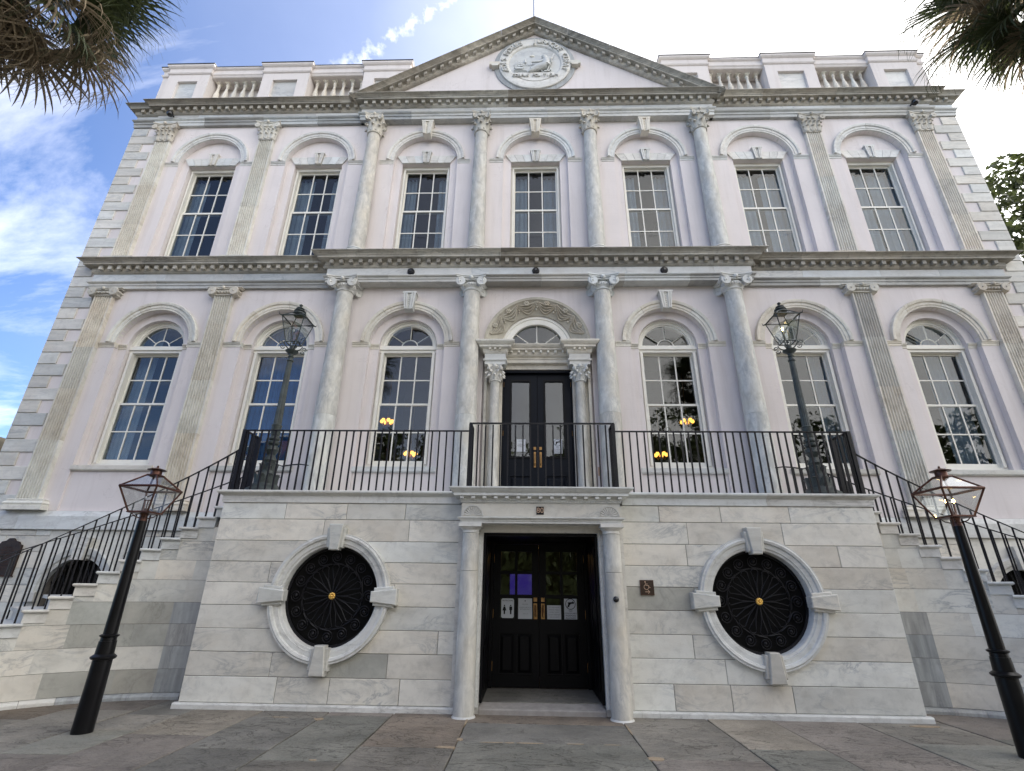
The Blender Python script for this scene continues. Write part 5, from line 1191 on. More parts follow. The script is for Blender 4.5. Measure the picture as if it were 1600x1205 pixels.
# lights on the friezes
for i, (x, lab) in enumerate(((-3.17, 'round black spotlight in the lower frieze above the left keystone'), (-.02, 'round black spotlight in the middle of the lower frieze above the garlanded arch'), (3.17, 'round black spotlight in the lower frieze above the right keystone'))):
    o = MB().lathe([(.092, 0), (.095, .02), (.085, .05), (.07, .06)], 0, 0, 20).xf(Matrix.Translation((x, -.275, 9.05)) @ Matrix.Rotation(R(90), 4, 'X')).build('frieze_spotlight', 'iron', smooth=30); tag(o, lab, 'spotlight', 'spotlights set in the lower frieze')
    MB().lathe([(.05, 0), (.03, .03)], 0, 0, 14).xf(Matrix.Translation((x, -.336, 9.05)) @ Matrix.Rotation(R(90), 4, 'X')).build('lens', 'black_glass', o, smooth=40)
for x, lab in ((-11.05, 'small black camera under the cornice at the left corner pilaster'), (11.0, 'small black camera under the cornice at the right corner pilaster')):
    o = MB().tube([(x, -.09, 14.93), (x, -.17, 14.90)], .02, .02, 8); o.lathe([(.03, 0), (.10, .02), (.105, .09), (.07, .15), (.02, .17)], 0, 0, 14, z0=0)
    o = MB().tube([(x, -.08, 14.92), (x, -.20, 14.90)], .025, .025, 8).build('wall_camera', 'iron'); tag(o, lab, 'camera', 'cameras under the top cornice')
    q = MB(); ell(q, x, -.24, 14.86, .095, .09, .10, 12); q.build('dome', 'black_glass', o, smooth=60)

# ------------------------------------------------------------------ curved staircases
SR, DA, A0, HR = 3.0, 4.65, 81.4, .184
def stair(sg, label):
    cx, cy = sg*5.35, -4.9
    def P(r_, a, z): return (cx+sg*r_*math.cos(R(a)), cy+r_*math.sin(R(a)), z)
    st = empty('curved_staircase', (0, 0, 0)); tag(st, label, 'staircase')
    def wedge(r0, r1, a0, a1, z0, z1, n=4): 
        mb = MB(); mb.rings([[P(r0, a0+(a1-a0)*i/n, z0), P(r1, a0+(a1-a0)*i/n, z0), P(r1, a0+(a1-a0)*i/n, z1), P(r0, a0+(a1-a0)*i/n, z1)] for i in range(n+1)]); return mb
    rs = random.Random(60+sg)
    for k in range(-1, 15):
        ac = A0-DA*k; zt = 2.77-HR*k; a0, a1 = ac-DA/2-.5, ac+DA/2
        if zt < .12: break
        mb = wedge(SR-.02, SR+1.55, a0, a1+.0, zt-HR+.002, zt-.05)
        # rounded nosing round three sides
        mb.rings([[P(SR-.02-p, a0-p*16+(a1-a0+p*16)*i/4, z) for p, z in ((0, zt-.0495), (.03, zt-.045), (.05, zt-.03), (.05, zt-.012), (.035, zt))]+[P(SR+1.55, a0-.8+(a1-a0+.8)*i/4, z) for z in (zt, zt-.0495)] for i in range(5)])
        mb.build('step', 'cap_marble', st)
    wall = MB(); n = 40
    # mortar core following the curve under the steps
    rg = []
    for i in range(n+1):
        a = 87-(87-16)*i/n; k = (A0-a)/DA; zt = max(.06, 2.77-HR*(math.floor(k+.5))-HR-.01)
        rg.append([P(SR+.014, a, 0), P(SR+.30, a, 0), P(SR+.30, a, zt), P(SR+.014, a, zt)])
    wall.rings(rg).build('stair_wall', 'mortar', st)
    rg2 = [[P(SR+1.25, a_, 0), P(SR+1.5, a_, 0), P(SR+1.5, a_, max(.06, 2.77-HR*(math.floor((A0-a_)/DA+.5))-HR-.01)), P(SR+1.25, a_, max(.06, 2.77-HR*(math.floor((A0-a_)/DA+.5))-HR-.01))] for a_ in [87-(71)*i/n for i in range(n+1)]]
    MB().rings(rg2).build('stair_wall', 'ashlar', st)
    rz = [.12, .44, .76, 1.08, 1.40, 1.74, 2.05, 2.36, 2.60]
    under = lambda k: 2.77-HR*k-HR
    def blk(a0, a1, z0, z1, mt_):
        g_ = .045
        nn = max(1, int(abs(a1-a0)/3)); b = MB()
        b.rings([[P(SR+.013, a0+g_+(a1-a0-2*g_)*i/nn, z0+.0025), P(SR, a0+g_+(a1-a0-2*g_)*i/nn, z0+.0025), P(SR, a0+g_+(a1-a0-2*g_)*i/nn, z1-.0025), P(SR+.013, a0+g_+(a1-a0-2*g_)*i/nn, z1-.0025)] for i in range(nn+1)])
        b.build('stone_block', mt_, st)
    for ri in range(len(rz)-1):
        z0, z1 = rz[ri], rz[ri+1]
        # full height stones as far as the steps allow
        kfull = math.floor((2.77-HR-z1)/HR+1e-6); aend = A0-DA*kfull-DA/2; a = 86.5
        if aend < 86:
            first = True
            while a > aend+.1:
                w = rs.uniform(9, 17) if not first else (9.5 if z1 < 1.42 else rs.uniform(5, 8))
                if a-w < aend+5: w = a-aend
                mt_ = 'ashlar'
                if z1 < 1.42 and a > 72: mt_ = 'ashlar_grey' if first else ('ashlar_olive' if sg < 0 and ri != 1 else 'ashlar')
                elif sg < 0 and ((ri in (2, 3) and a > 60) or (ri == 0 and a > 64)): mt_ = 'ashlar_olive'
                blk(a, a-w, z0, z1, mt_); a -= w; first = False
        # cut stones under each step where the course runs out
        k = kfull+1
        while under(k) > z0+.03 and k < 15:
            ca = A0-DA*k; blk(min(86.5, ca+DA/2), ca-DA/2, z0, min(z1, under(k)), 'ashlar'); k += 1
    for i in range(9):
        a = 85-7.7*i; b = MB(); aa, bb = a, a-7.6
        b.rings([[P(SR-.05, aa+(bb-aa)*j/3, -.02), P(SR-.05, aa+(bb-aa)*j/3, .07), P(SR-.03, aa+(bb-aa)*j/3, .10), P(SR+.013, aa+(bb-aa)*j/3, .118), P(SR+.013, aa+(bb-aa)*j/3, -.02)] for j in range(4)]).build('plinth_stone', 'ashlar_grey' if i < 4 else 'cap_marble', st)
    return P
PL = stair(-1, 'white marble curved staircase sweeping down to the left from the terrace')
PRr = stair(1, 'white marble curved staircase sweeping down to the right from the terrace')

# ------------------------------------------------------------------ iron railings
def bal_bar(h, w=.023): return MB().box(-w/2, w/2, -w/2, w/2, 0, h).mesh('baluster', 'iron')
HB = 1.045
BM = bal_bar(HB); BM2 = bal_bar(HB+.04)
rail = empty('terrace_railing', (0, -2.47, 3.134)); tag(rail, 'black iron railing of plain square bars along the front edge of the terrace', 'railing')
def rbar(x, y, me): o = put('baluster', me, rail, (x, y, 0)); return o
for s in (-1, 1):
    xe = s*5.19; n = 31
    for i in range(n): rbar(s*1.31+(xe-s*1.31)*(i+.6)/n, 0, BM)
    a, b_ = sorted((s*1.235, xe)); MB().box(a, b_, -.022, .022, HB+.0005, HB+.018).build('top_rail', 'iron', rail)
    MB().box(s*1.19-.032, s*1.19+.032, -.30, .03, 0, HB+.06) 
    for yy in (-.26, -.0): MB().box(s*1.19-.028, s*1.19+.028, yy-.028, yy+.028, 0, HB+.055).build('post', 'iron', rail)
    MB().box(s*1.19-.022, s*1.19+.022, -.285, .035, HB+.056, HB+.074).build('top_rail', 'iron', rail)
    MB().box(xe-.03, xe+.03, -.03, .03, 0, HB+.02).build('post', 'iron', rail)
    for yy in (.12, .24, .36): rbar(xe, yy, BM)
    MB().box(xe-.022, xe+.022, .032, .48, HB+.0005, HB+.018).build('top_rail', 'iron', rail)
    MB().box(xe-.035, xe+.035, .44, .51, 0, HB+.02).build('post', 'iron', rail)
for i in range(18): rbar(-1.19+2.38*(i+1)/19, -.26, BM2)
MB().box(-1.165, 1.165, -.284, -.238, HB+.056, HB+.074).build('top_rail', 'iron', rail)
def stair_rail(sg, P, rad, k0, k1, label, curl=False):
    base = P(rad, A0, 2.77); r_ = empty('stair_railing', base); tag(r_, label, 'railing', 'railings of the curved stairs')
    def L(p): return (p[0]-base[0], p[1]-base[1], p[2]-base[2])
    pts = []; kk = k0
    zt = lambda k: 2.77-HR*k
    k = k0
    while k <= k1+.01:
        a = A0-DA*k; pts.append(L(P(rad, a, 2.77-HR*k+1.08))); k += .5
    if curl: pts = [L(P(rad, A0+DA*3.4, 4.02)), L(P(rad, A0+DA*2.7, 4.06)), L(P(rad, A0+DA*2.2, 4.05)), L(P(rad, A0+DA*1.6, 4.02))]+pts
    mb = MB()
    rings_ = []
    n = len(pts)
    for i, p in enumerate(pts):
        d = (Vector(pts[min(i+1, n-1)])-Vector(pts[max(i-1, 0)])); d.z = 0; d.normalize(); nx, ny = -d.y*.022, d.x*.022
        rings_.append([(p[0]+nx, p[1]+ny, p[2]-.008), (p[0]-nx, p[1]-ny, p[2]-.008), (p[0]-nx, p[1]-ny, p[2]+.010), (p[0]+nx, p[1]+ny, p[2]+.010)])
    mb.rings(rings_).build('top_rail', 'iron', r_)
    per = 1.78 if rad < 3.5 else 2.2
    step = 1/per; k = (k0+.3) if not curl else -2.6
    hb = {}
    while k < k1:
        kr = math.floor(k+.5); tread = 2.77-HR*kr if kr >= -1 else 3.13; top = 2.77-HR*k+1.075 if k > -1.6 else 4.03
        h = round(top-tread, 2); 
        if h not in hb: hb[h] = bal_bar(h)
        q = L(P(rad, A0-DA*k, tread)); put('baluster', hb[h], r_, q, (0, 0, -sg*R(90-(A0-DA*k)))); k += step
    return r_
stair_rail(-1, PL, 3.07, -1.0, 14, 'black iron railing on the street side of the left curved stairs')
stair_rail(1, PRr, 3.07, -1.0, 14, 'black iron railing on the street side of the right curved stairs')
stair_rail(-1, PL, 4.45, -1.2, 14, 'black iron railing on the building side of the left curved stairs', True)
stair_rail(1, PRr, 4.45, -1.2, 14, 'black iron railing on the building side of the right curved stairs', True)

# ------------------------------------------------------------------ gas lamps
def frame_edges(mb, corners, r_, closed=True, rot=0):
    n = len(corners)
    for i in range(n if closed else n-1): mb.tube([corners[i], corners[(i+1) % n]], r_, r_, 6)
def lantern(par, z0, z1, z2, wb, wt, mt_, cx=0, cy=0, roof_top=.07, corner=False, rb_=.011):
    fr = MB(); B = [(cx+a*wb/2, cy+b*wb/2, z0) for a, b in ((-1, -1), (1, -1), (1, 1), (-1, 1))]; Tp = [(cx+a*wt/2, cy+b*wt/2, z1) for a, b in ((-1, -1), (1, -1), (1, 1), (-1, 1))]
    Q = [(cx+a*roof_top, cy+b*roof_top, z2) for a, b in ((-1, -1), (1, -1), (1, 1), (-1, 1))]
    frame_edges(fr, B, rb_); frame_edges(fr, Tp, rb_*1.25); frame_edges(fr, Q, rb_)
    for i in range(4): fr.tube([B[i], Tp[i]], rb_*.95, rb_*.95, 6); fr.tube([Tp[i], Q[i]], rb_*.95, rb_*.95, 6)
    L_ = fr.build('lantern', mt_, par)
    for i in range(4):
        for q in ((B[i], B[(i+1) % 4], Tp[(i+1) % 4], Tp[i]), (Tp[i], Tp[(i+1) % 4], Q[(i+1) % 4], Q[i])):
            me = MB(); c = sum((Vector(p) for p in q), Vector())/4; me.add([tuple(c+(Vector(p)-c)*.97) for p in q], [(0, 1, 2, 3)])
            me.build('pane', 'lamp_glass', L_, fix=False)
    MB().tube([(cx, cy, z0), (cx, cy, z0+.06)], .03, .02, 10).build('burner_base', mt_, L_)
    return L_
def street_lamp(x, y, label, lit):
    s = empty('street_lamp', (x, y, 0)); tag(s, label, 'street lamp', 'gas lamps on the pavement')
    MB().lathe([(.112, -.02), (.110, .3), (.104, .80), (.095, 1.0)], 0, 0, 28).build('base_sleeve', 'gloss_black', s, smooth=40)
    MB().lathe([(.105, .795), (.125, .80), (.138, .815), (.138, .83), (.118, .845), (.098, .86)], 0, 0, 28).build('collar', 'gloss_black', s, smooth=30)
    MB().lathe([(.096, .866), (.084, 1.05)], 0, 0, 28).build('pole_foot', 'gloss_black', s, smooth=30)
    MB().lathe([(.085, 1.04), (.094, 1.045), (.106, 1.055), (.106, 1.068), (.08, 1.08)], 0, 0, 28).build('collar', 'gloss_black', s, smooth=30)
    MB().lathe([(.076, 1.08), (.067, 1.7), (.055, 2.46)], 0, 0, 28).build('pole', 'gloss_black', s, smooth=40)
    nk = MB().lathe([(.055, 2.461), (.05, 2.50), (.045, 2.52), (.055, 2.56)], 0, 0, 16); nk.box(-.15, .15, -.15, .15, 2.56, 2.572)
    for a in range(4): nk.tube([(.05*math.cos(R(45+90*a)), .05*math.sin(R(45+90*a)), 2.50), (.11*math.cos(R(45+90*a)), .11*math.sin(R(45+90*a)), 2.52), (.15*math.cos(R(45+90*a)), .15*math.sin(R(45+90*a)), 2.56)], .008, .006, 5)
    nk.build('neck', 'copper', s, smooth=30)
    L_ = lantern(s, 2.572, 2.90, 3.085, .27, .52, 'copper', rb_=.0135)
    c = MB().lathe([(.075, 3.085), (.07, 3.10), (.07, 3.15), (.06, 3.155)], 0, 0, 14); c.lathe([(.115, 3.158), (.12, 3.165), (.05, 3.19), (.015, 3.20), (.012, 3.225), (.004, 3.23)], 0, 0, 18)
    c.box(-.075, .075, -.075, .075, 3.078, 3.084); c.build('chimney', 'copper', s, smooth=30)
    MB().tube([(0, 0, 2.6), (0, 0, 2.74)], .008, .008, 6).box(-.05, .05, -.006, .006, 2.735, 2.748).build('burner', 'copper', s)
    for dx in (-.045, .045):
        q = MB(); ell(q, dx, 0, 2.775, .016 if lit else .012, .014, .024, 8); q.build('mantle', 'flame' if lit else 'paper', s, smooth=60)
    return s
street_lamp(-5.505, -3.86, 'unlit copper lantern on a black pole, on the pavement before the left staircase', False)
street_lamp(5.205, -4.07, 'copper lantern with a burning flame on a black pole before the right staircase', True)
def terrace_lamp(x, label, lit):
    s = empty('terrace_lamp', (x, -1.9, 3.126)); tag(s, label, 'lamp post', 'tall lamps standing on the terrace')
    b = MB(); b.lathe([(.34, 0), (.35, .04), (.34, .09), (.31, .13), (.25, .16), (.21, .22)], 0, 0, 16); b.lathe([(.20, .22), (.19, .30), (.15, .42), (.11, .55), (.10, .62), (.12, .66), (.10, .70)], 0, 0, 24)
    bo = b.build('base', 'lamp_green', s, smooth=35)
    mb = MB()
    for i in range(8): leaf(mb, 0, 0, 2*PI*i/8, .18, .14, .40, .13, .035); leaf(mb, 0, 0, 2*PI*(i+.5)/8, .12, .36, .60, .09, .03)
    mb.build('base_leaves', 'lamp_green', bo, smooth=50)
    v = MB().lathe([(.10, .70), (.085, .72), (.07, .76), (.09, .80), (.12, .85), (.11, .91), (.07, .94), (.10, .97), (.105, 1.0), (.075, 1.03), (.10, 1.06), (.10, 1.09), (.07, 1.12), (.085, 1.16), (.085, 1.30), (.095, 1.33), (.075, 1.35)], 0, 0, 24).build('vase', 'lamp_green', s, smooth=35)
    fl = MB(); rg = []
    for i in range(9):
        z = 1.35+(2.66-1.35)*i/8; rd = .073-.024*i/8
        rg.append([(rd*(1-.10*(k % 2))*math.cos(2*PI*k/28), rd*(1-.10*(k % 2))*math.sin(2*PI*k/28), z) for k in range(28)])
    fl.rings(rg).build('fluted_shaft', 'lamp_green', s)
    MB().lathe([(.05, 2.661), (.065, 2.67), (.065, 2.69), (.045, 2.70), (.045, 2.74), (.06, 2.76), (.045, 2.78), (.05, 2.82), (.12, 2.875), (.125, 2.89), (.05, 2.90), (.05, 2.98), (.03, 3.02)], 0, 0, 20).build('neck', 'lamp_green', s, smooth=35)
    for i in range(4):
        a = R(45+90*i); ax = (math.cos(a), math.sin(a)); mb = MB()
        mb.tube([(ax[0]*(.05+.13*math.sin(t_*PI*.55)), ax[1]*(.05+.13*math.sin(t_*PI*.55)), 2.90+.16*t_) for t_ in [q/8 for q in range(9)]], .012, .010, 6)
        for (rr1, zz, dr) in ((.20, 2.93, 1), (.235, 3.0, -1)):
            mb.tube([(ax[0]*(rr1+.045*(1-.8*t_)*math.cos(dr*(PI+t_*7))), ax[1]*(rr1+.045*(1-.8*t_)*math.cos(dr*(PI+t_*7))), zz+.045*(1-.8*t_)*math.sin(dr*(PI+t_*7))) for t_ in [q/12 for q in range(13)]], .010, .006, 5)
        mb.build('scroll_bracket', 'lamp_green', s, smooth=60)
    L_ = lantern(s, 3.06, 3.60, 3.72, .22, .46, 'lamp_green', rb_=.011, roof_top=.11)
    for a, b_ in ((-1, -1), (1, -1), (1, 1), (-1, 1)):
        MB().tube([(a*.22, b_*.22, 3.595), (a*.265, b_*.265, 3.60), (a*.275, b_*.275, 3.65)], .017, .005, 6).build('corner_finial', 'lamp_green', L_)
    MB().lathe([(.115, 3.715), (.14, 3.73), (.13, 3.755), (.08, 3.775), (.115, 3.80), (.105, 3.82), (.06, 3.84), (.085, 3.86), (.07, 3.88), (.025, 3.90), (.02, 3.925), (.034, 3.945), (.034, 3.96), (.006, 3.985)], 0, 0, 20).build('cap', 'lamp_green', s, smooth=35)
    for a, b_ in ((-.05, 0), (.05, 0), (0, .05)):
        MB().tube([(0, 0, 3.10), (a*.6, b_*.6, 3.13), (a, b_, 3.2), (a, b_, 3.33)], .007, .007, 5).build('burner', 'lamp_green', s)
    q = MB(); ell(q, -.05, 0, 3.36, .02, .02, .035, 8); q.build('mantle', 'flame' if lit else 'paper', s, smooth=60)
terrace_lamp(-4.95, 'tall ornate dark green lamp with an unlit lantern at the left end of the terrace', False)
terrace_lamp(4.86, 'tall ornate dark green lamp with a lit flame at the right end of the terrace', True)

# ------------------------------------------------------------------ inside the windows
def curtain(x0, x1, z0, z1, y, mt_, label, folds=7, grp='curtains behind the upper windows'):
    n = folds*8; mb = MB(); f_ = [(x0+(x1-x0)*i/n, y+.03*math.sin(2*PI*i/8)+.008*math.sin(i*1.7)) for i in range(n+1)]
    mb.rings([[(a, b_, z) for a, b_ in f_]+[(a, b_+.006, z) for a, b_ in reversed(f_)] for z in (z0, z1)])
    o = mb.build('curtain', mt_, smooth=60); tag(o, label, 'curtain', grp); return o
names = ['first', 'second', 'third', 'middle', 'fifth', 'sixth', 'seventh']
for i, x in enumerate(WXL):
    for s, wd in ((-1, (.30, .36, .26, .36, .34, .5, .58)[i]), (1, (.30, .30, .28, .36, .32, .44, .5)[i])):
        a, b_ = (x-.80, x-.80+wd+.2) if s < 0 else (x+.80-wd-.2, x+.80)
        curtain(a, b_, 9.62, 12.95, .62, 'curtain', 'pale curtain at the %s side of the %s upper window from the left' % ('left' if s < 0 else 'right', names[i]), 4)
    if i in (0, 2, 3, 5, 6):
        MB().arch(0, 0, [(0, 0)]*3, 0, .1, 1)
curtain(-7.08, -5.65, 4.0, 7.9, .60, 'curtain_blue', 'blue curtain filling the arched window behind the left terrace lamp', 12, 'curtains behind the lower windows')
curtain(-10.25, -9.75, 4.0, 7.9, .62, 'curtain', 'pale curtain at the left side of the leftmost arched window', 4, 'curtains behind the lower windows')
curtain(9.5, 10.2, 4.0, 7.9, .62, 'curtain', 'pale curtain at the right side of the rightmost arched window', 5, 'curtains behind the lower windows')
curtain(6.75, 7.1, 4.0, 7.9, .62, 'curtain', 'pale curtain in the arched window behind the right terrace lamp', 3, 'curtains behind the lower windows')
def chandelier(x, y, z, label, n=6, r_=.22):
    s = empty('chandelier', (x, y, z)); tag(s, label, 'chandelier', 'lit chandeliers seen inside the lower windows')
    MB().tube([(0, 0, .1), (0, 0, 1.4)], .008, .008, 6).lathe([(.01, -.12), (.04, -.08), (.025, 0), (.03, .1), (.01, .14)], 0, 0, 12).build('stem', 'brass', s, smooth=40)
    for i in range(n):
        a = 2*PI*i/n; MB().tube([(.02*math.cos(a), .02*math.sin(a), -.05), (.6*r_*math.cos(a), .6*r_*math.sin(a), -.10), (r_*math.cos(a), r_*math.sin(a), -.02)], .008, .008, 5).build('arm', 'brass', s)
        q = MB().lathe([(.02, .0), (.05, .03), (.052, .05), (.035, .09)], r_*math.cos(a), r_*math.sin(a), 10).build('lamp_shade', 'shade', s, smooth=40); q.location.z = -.02
        b = MB(); ell(b, r_*math.cos(a), r_*math.sin(a), .035, .018, .018, .028, 6); b.build('bulb', 'bulb', s)
for px, py, yy, lab in ((605, 660, 1.8, 'lit chandelier high in the arched window left of the upper door'), (641, 711, 2.2, 'lit chandelier low in the arched window left of the upper door'), (1074, 660, 1.8, 'lit chandelier high in the arched window right of the upper door'), (1033, 712, 2.2, 'lit chandelier low in the arched window right of the upper door')):
    d = fw+rr*((px-800)/774.56)-uu*((py-602.5)/774.56); t = (yy+10.7)/d.y; p = cam.matrix_world.translation+d*t
    chandelier(round(p.x, 2), yy, round(p.z, 2), lab, 5 if px > 900 else 6, .14)

# ------------------------------------------------------------------ palms overhead
def frond_mesh(seed, droop, nb=26, L=.85, pet=.75, spread=R(105), thread=True, bw=.030):
    rn = random.Random(seed); mb = MB(); 
    # petiole along +X, arching
    pts = [(pet*t, 0, .06*math.sin(PI*t)-droop*.10*t*t) for t in [i/5 for i in range(6)]]; mb.tube(pts, .016, .010, 5)
    o = Vector(pts[-1])
    for i in range(nb):
        u_ = (i+.5)/nb*2-1; a = u_*spread+rn.uniform(-.04, .04); ln = L*(1-.28*abs(u_))*rn.uniform(.85, 1.12)
        d = Vector((math.cos(a), math.sin(a), .28*(1-abs(u_))+rn.uniform(-.06, .06))).normalized(); p = o.copy(); segs = 6; rows = []
        side = Vector((-math.sin(a), math.cos(a), 0)); tw = rn.uniform(-.3, .3)
        for k in range(segs+1):
            t = k/segs; w = bw*(.45+1.0*t if t < .35 else .8*(1-(t-.35)/.65)**.8+.02)
            sd_ = side*math.cos(tw*t)+Vector((0, 0, 1))*math.sin(tw*t)
            rows.append((p-sd_*w, p+Vector((0, 0, -.012*(1-t))), p+sd_*w)); g_ = droop*(t**1.3)*rn.uniform(.7, 1.2)
            d = (d+Vector((0, 0, -g_*.55))).normalized(); p = p+d*ln/segs
        n0 = len(mb.v)
        for r_ in rows: mb.v += [tuple(q) for q in r_]
        for k in range(segs):
            b_ = n0+k*3; mb.f += [(b_, b_+1, b_+4, b_+3), (b_+1, b_+2, b_+5, b_+4)]
        for _q in range(2 if thread else 0):       # split fibres hanging from the blade tips
            q0 = Vector(rows[4][1]); q = q0; pts2 = [q0]; dd_ = d.copy()
            for k in range(5):
                dd_ = (dd_+Vector((rn.uniform(-.3, .3), rn.uniform(-.3, .3), -.5))).normalized(); q = q+dd_*rn.uniform(.05, .11); pts2.append(q.copy())
            n0 = len(mb.v)
            for q in pts2: mb.v += [(q.x-.0015, q.y, q.z), (q.x+.0015, q.y+.001, q.z)]
            for k in range(5): b_ = n0+k*2; mb.f.append((b_, b_+1, b_+3, b_+2))
    return mb
FM = [frond_mesh(i, d, 28).mesh('frond', 'frond') for i, d in enumerate((.35, .6, .9, 1.1))]
FD = [frond_mesh(20+i, d, 24, bw=.022, L=.9).mesh('frond', 'frond_dead') for i, d in enumerate((1.3, 1.7, 2.2))]
def palm(x, y, zc, label, seed, R0=1.0, dead=.5):
    rn = random.Random(seed); s = empty('palm_tree', (x, y, 0)); tag(s, label, 'palm tree', 'palmettos along the pavement')
    tk = MB(); rg = []
    for i in range(30):
        z = (zc-.2)*i/29; rd = .20+.03*math.sin(i*2.1)+(.05 if z > zc-1.5 else 0); rg.append([(rd*(1+.08*(k % 2))*math.cos(2*PI*k/14+i*.4), rd*(1+.08*(k % 2))*math.sin(2*PI*k/14+i*.4), z) for k in range(14)])
    tk.rings(rg).build('trunk', 'bark', s)
    for i in range(84):
        t = i/84; el = R(78)-t*R(155)+rn.uniform(-.15, .15); az = i*2.39996+rn.uniform(-.2, .2)
        isd = el < R(5) and rn.random() < dead; me = rn.choice(FD) if isd else FM[min(3, int(max(0, t*4.2)))]
        k = R0*rn.uniform(.88, 1.15)
        o = put('frond', me, s, (.12*math.cos(az), .12*math.sin(az), zc-.1-.35*t), (rn.uniform(-.4, .4), -el, az)); o.scale = (k, k, k)
    return s
palm(-7.4, -6.7, 10.05, 'palmetto overhanging the top left corner, thick with dry brown hanging fronds', 4, 1.08, .92)
palm(6.9, -6.7, 9.75, 'palmetto overhanging the top right corner, mostly dark green fan fronds', 9, 1.08, .15)

# ------------------------------------------------------------------ trees
def cloud_leaves(mb, centre, rad, n, rn, size=.12):
    for _ in range(n):
        while True:
            v = Vector((rn.uniform(-1, 1), rn.uniform(-1, 1), rn.uniform(-1, 1)))
            if .25 < v.length < 1: break
        p = centre+Vector((v.x*rad[0], v.y*rad[1], v.z*rad[2])); a = Vector((rn.gauss(0, 1), rn.gauss(0, 1), rn.gauss(0, 1))).normalized(); b_ = a.cross(Vector((rn.gauss(0, 1), rn.gauss(0, 1), rn.gauss(0, 1)))).normalized(); sz = size*rn.uniform(.6, 1.3)
        mb.add([p-a*sz, p+b_*sz*.45, p+a*sz, p-b_*sz*.45], [(0, 1, 2, 3)])
def oak(x, y, h, rad, label, seed, n=90, per=110, size=.13, grp=None):
    rn = random.Random(seed); s = empty('oak_tree', (x, y, 0)); tag(s, label, 'tree', grp)
    tk = MB(); tk.tube([(0, 0, -.1), (.1, 0, h*.2), (-.1, .1, h*.42)], rad*.085, rad*.06, 12); tk.build('trunk', 'bark', s, smooth=50)
    lf = MB()
    for i in range(n):
        a = rn.uniform(0, 2*PI); e = rn.uniform(-.35, 1); rr2 = rad*rn.uniform(.45, 1.0); c = Vector((rr2*math.cos(a)*math.sqrt(1-min(.98, e*e)), rr2*math.sin(a)*math.sqrt(1-min(.98, e*e)), h*.62+rr2*e*.62*h/(2*rad)*1.1))
        cs = rad*rn.uniform(.12, .22); cloud_leaves(lf, c, (cs, cs, cs*.6), per, rn, size)
        if i < 26: MB().tube([(-.1, .1, h*.42), (c.x*.45, c.y*.45, h*.42+(c.z-h*.42)*.6), tuple(c)], rad*.03, rad*.006, 6).build('limb', 'bark', s, smooth=50)
    o = lf.build('crown', 'oakleaf', s, fix=False); tag(o, kind='stuff')
    return s
oak(20.0, 4.5, 18.2, 5.9, 'leafy green oak rising beyond the right corner of the hall', 5, 150, 170, .14)
# the far side of the street, seen mirrored in the window panes
oak(14, -26, 16, 6.5, 'broad oak across the street behind the camera, to the right', 6, 80, 70, .2, 'trees across the street')
oak(5, -32, 16, 6.5, 'broad oak across the street behind the camera, in the middle', 7, 70, 60, .2, 'trees across the street')
oak(24, -22, 15.5, 6.5, 'broad oak across the street behind the camera, at the far right', 8, 80, 70, .2, 'trees across the street')
for x0_, x1_, lab in ((-24, -1.5, 'unseen dark hedge added behind the camera to darken door reflections, on the left'), (1.5, 26, 'unseen dark hedge added behind the camera to darken door reflections, on the right')):  # unseen hedges, added to darken what the ground floor door panes mirror
    rn = random.Random(int(x1_)); hg = empty('reflection_hedge', ((x0_+x1_)/2, -19.5, 0)); tag(hg, lab, 'hedge', 'hedges added behind the camera for the reflections'); L_ = (x1_-x0_)/2
    hb = MB().box(-L_, L_, -.5, .5, -.03, 2.1).build('hedge_core', 'frond', hg)
    lf = MB()
    for _ in range(3800):
        p = Vector((rn.uniform(-L_, L_), rn.choice((-.52, .52))+rn.uniform(-.12, .1), rn.uniform(0, 2.2))); a = Vector((rn.gauss(0, 1), rn.gauss(0, 1), rn.gauss(0, 1))).normalized(); b_ = a.cross(Vector((rn.gauss(0, 1), rn.gauss(0, 1), 1))).normalized(); lf.add([p-a*.13, p+b_*.07, p+a*.13, p-b_*.07], [(0, 1, 2, 3)])
    tag(lf.build('foliage', 'oakleaf', hg, fix=False), kind='stuff')
rn = random.Random(91); wd_ = MB(); tops = []  # unseen tree belt, added to block the bright horizon in the door reflections
for i in range(49):
    x = -120+5*i; tops.append((x, 9.5+2.5*math.sin(i*.9)+rn.uniform(-1.2, 1.8)))
core = MB().poly([(-121, -.05)]+[(121, -.05)]+[(x, h-1.2) for x, h in reversed(tops)], [], -58, -55).mesh('w', 'frond')
for _ in range(15000):
    k = rn.uniform(0, 47.9); i = int(k); x = -120+5*k; h = tops[i][1]+(tops[i+1][1]-tops[i][1])*(k-i); p = Vector((x, -54.6+rn.uniform(-2.5, .8), rn.uniform(0, 1)**.7*h)); a = Vector((rn.gauss(0, 1), rn.gauss(0, 1), rn.gauss(0, 1))).normalized(); b_ = a.cross(Vector((rn.gauss(0, 1), rn.gauss(0, 1), 1))).normalized(); wd_.add([p-a*.55, p+b_*.3, p+a*.55, p-b_*.3], [(0, 1, 2, 3)])
n0_ = len(wd_.v); wd_.v += [tuple(v.co) for v in core.vertices]; wd_.f += [tuple(i+n0_ for i in p.vertices) for p in core.polygons]
tag(wd_.build('reflection_wood', 'oakleaf', fix=False), 'unseen belt of trees added behind the camera to hide the bright horizon in reflections', 'trees', kind='stuff')
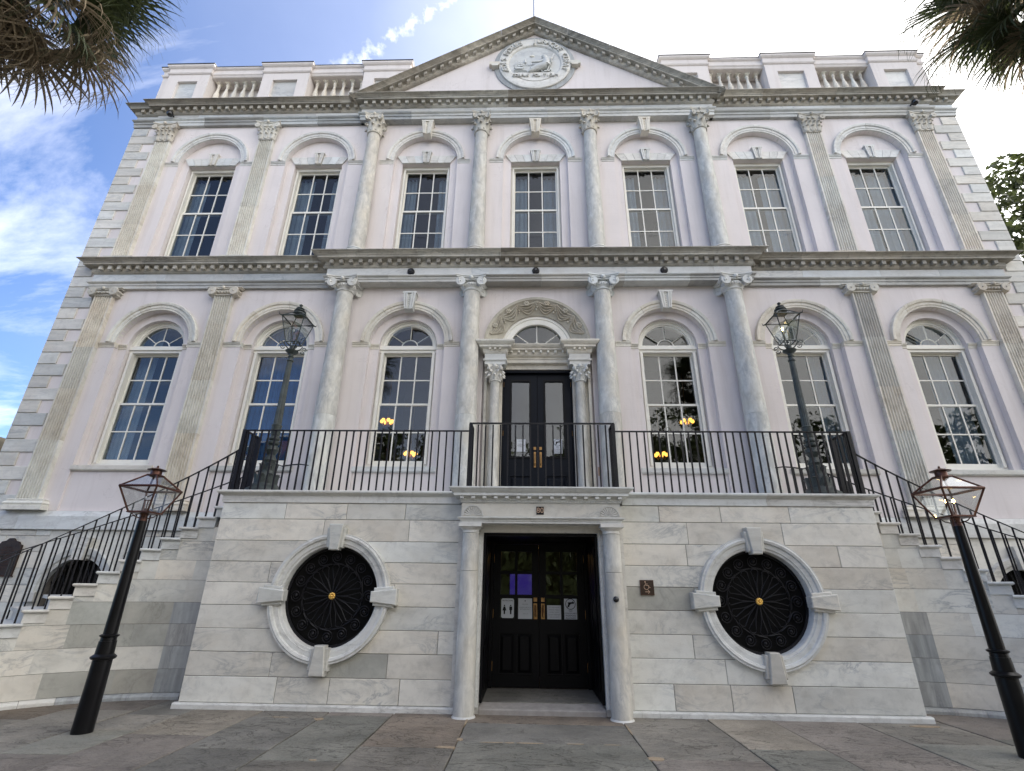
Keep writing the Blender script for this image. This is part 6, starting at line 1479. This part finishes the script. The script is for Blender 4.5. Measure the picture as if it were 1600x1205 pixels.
def building(name, x0, x1, y0, y1, h, mt_, label, nx, nz, face=1, trim='cap_marble'):
    b = empty(name, ((x0+x1)/2, y1 if face > 0 else y0, 0)); tag(b, label, 'building'); ox, oy = b.location.x, b.location.y
    yf = y1-oy if face > 0 else y0-oy
    hs = []; sw = (x1-x0)/nx; sh_ = h/nz
    for i in range(nx):
        for j in range(nz):
            cx = x0-ox+sw*(i+.5); zz = sh_*(j+.25); hs.append([(cx-sw*.2, zz), (cx+sw*.2, zz), (cx+sw*.2, zz+sh_*.55), (cx-sw*.2, zz+sh_*.55)])
    MB().poly([(x0-ox, -.02), (x1-ox, -.02), (x1-ox, h), (x0-ox, h)], hs, min(yf, yf-.3*face), max(yf, yf-.3*face)).build('wall', mt_, b)
    MB().box(x0-ox, x1-ox, y0-oy+(.32 if face < 0 else 0), y1-oy-(.32 if face > 0 else 0), -.02, h-.05).build('wall', mt_, b)
    for q in hs:
        a, c = q[0], q[2]; w = MB().poly([(a[0]-.1, a[1]-.1), (c[0]+.1, a[1]-.1), (c[0]+.1, c[1]+.1), (a[0]-.1, c[1]+.1)], [q], min(yf, yf+.06*face), max(yf, yf+.06*face)).build('window', trim, b)
        MB().box(a[0], c[0], yf-.2*face-.01, yf-.2*face+.01, a[1], c[1]).build('pane', 'black_glass', w)
    MB().mould(x0-ox, x1-ox, y0-oy, y1-oy, [(.0, h-.6), (.15, h-.5), (.35, h-.2), (.4, h), (.4, h+.15)], 1, 1).build('roof', trim, b)
    return b
for i_, (x_, y_, h_, r_) in enumerate(((-9, -27, 14.5, 6), (-3, -24, 13, 5.5), (8.5, -22, 14, 5.5), (-18, -25, 12.5, 5))):
    oak(x_, y_, h_, r_, ['shady oak across the street behind the camera, left of the middle', 'lower oak across the street straight behind the camera', 'shady oak across the street behind the camera, right of the middle', 'shady oak across the street before the brick building'][i_], 30+i_, 60, 60, .2, 'trees across the street')
building('brick_building', -36, -14, -50, -36, 15, 'brick', 'red brown brick building across the street behind the camera, mirrored in the left windows', 7, 4)
building('neighbour_house', -27, -18.5, 3, 14, 6.1, 'render_wall', 'pale cream house just showing past the lower left corner of the hall', 3, 2, -1, 'render_wall')
for o in list(bpy.data.objects):
    if o.type == 'CURVE' or o.name == 't': bpy.data.objects.remove(o)
for o in bpy.data.objects:
    if o.name.split('.')[0] in ('lettering', 'pictogram') and 'kind' not in o: o['kind'] = 'stuff'
print('OBJECTS', len(bpy.data.objects))
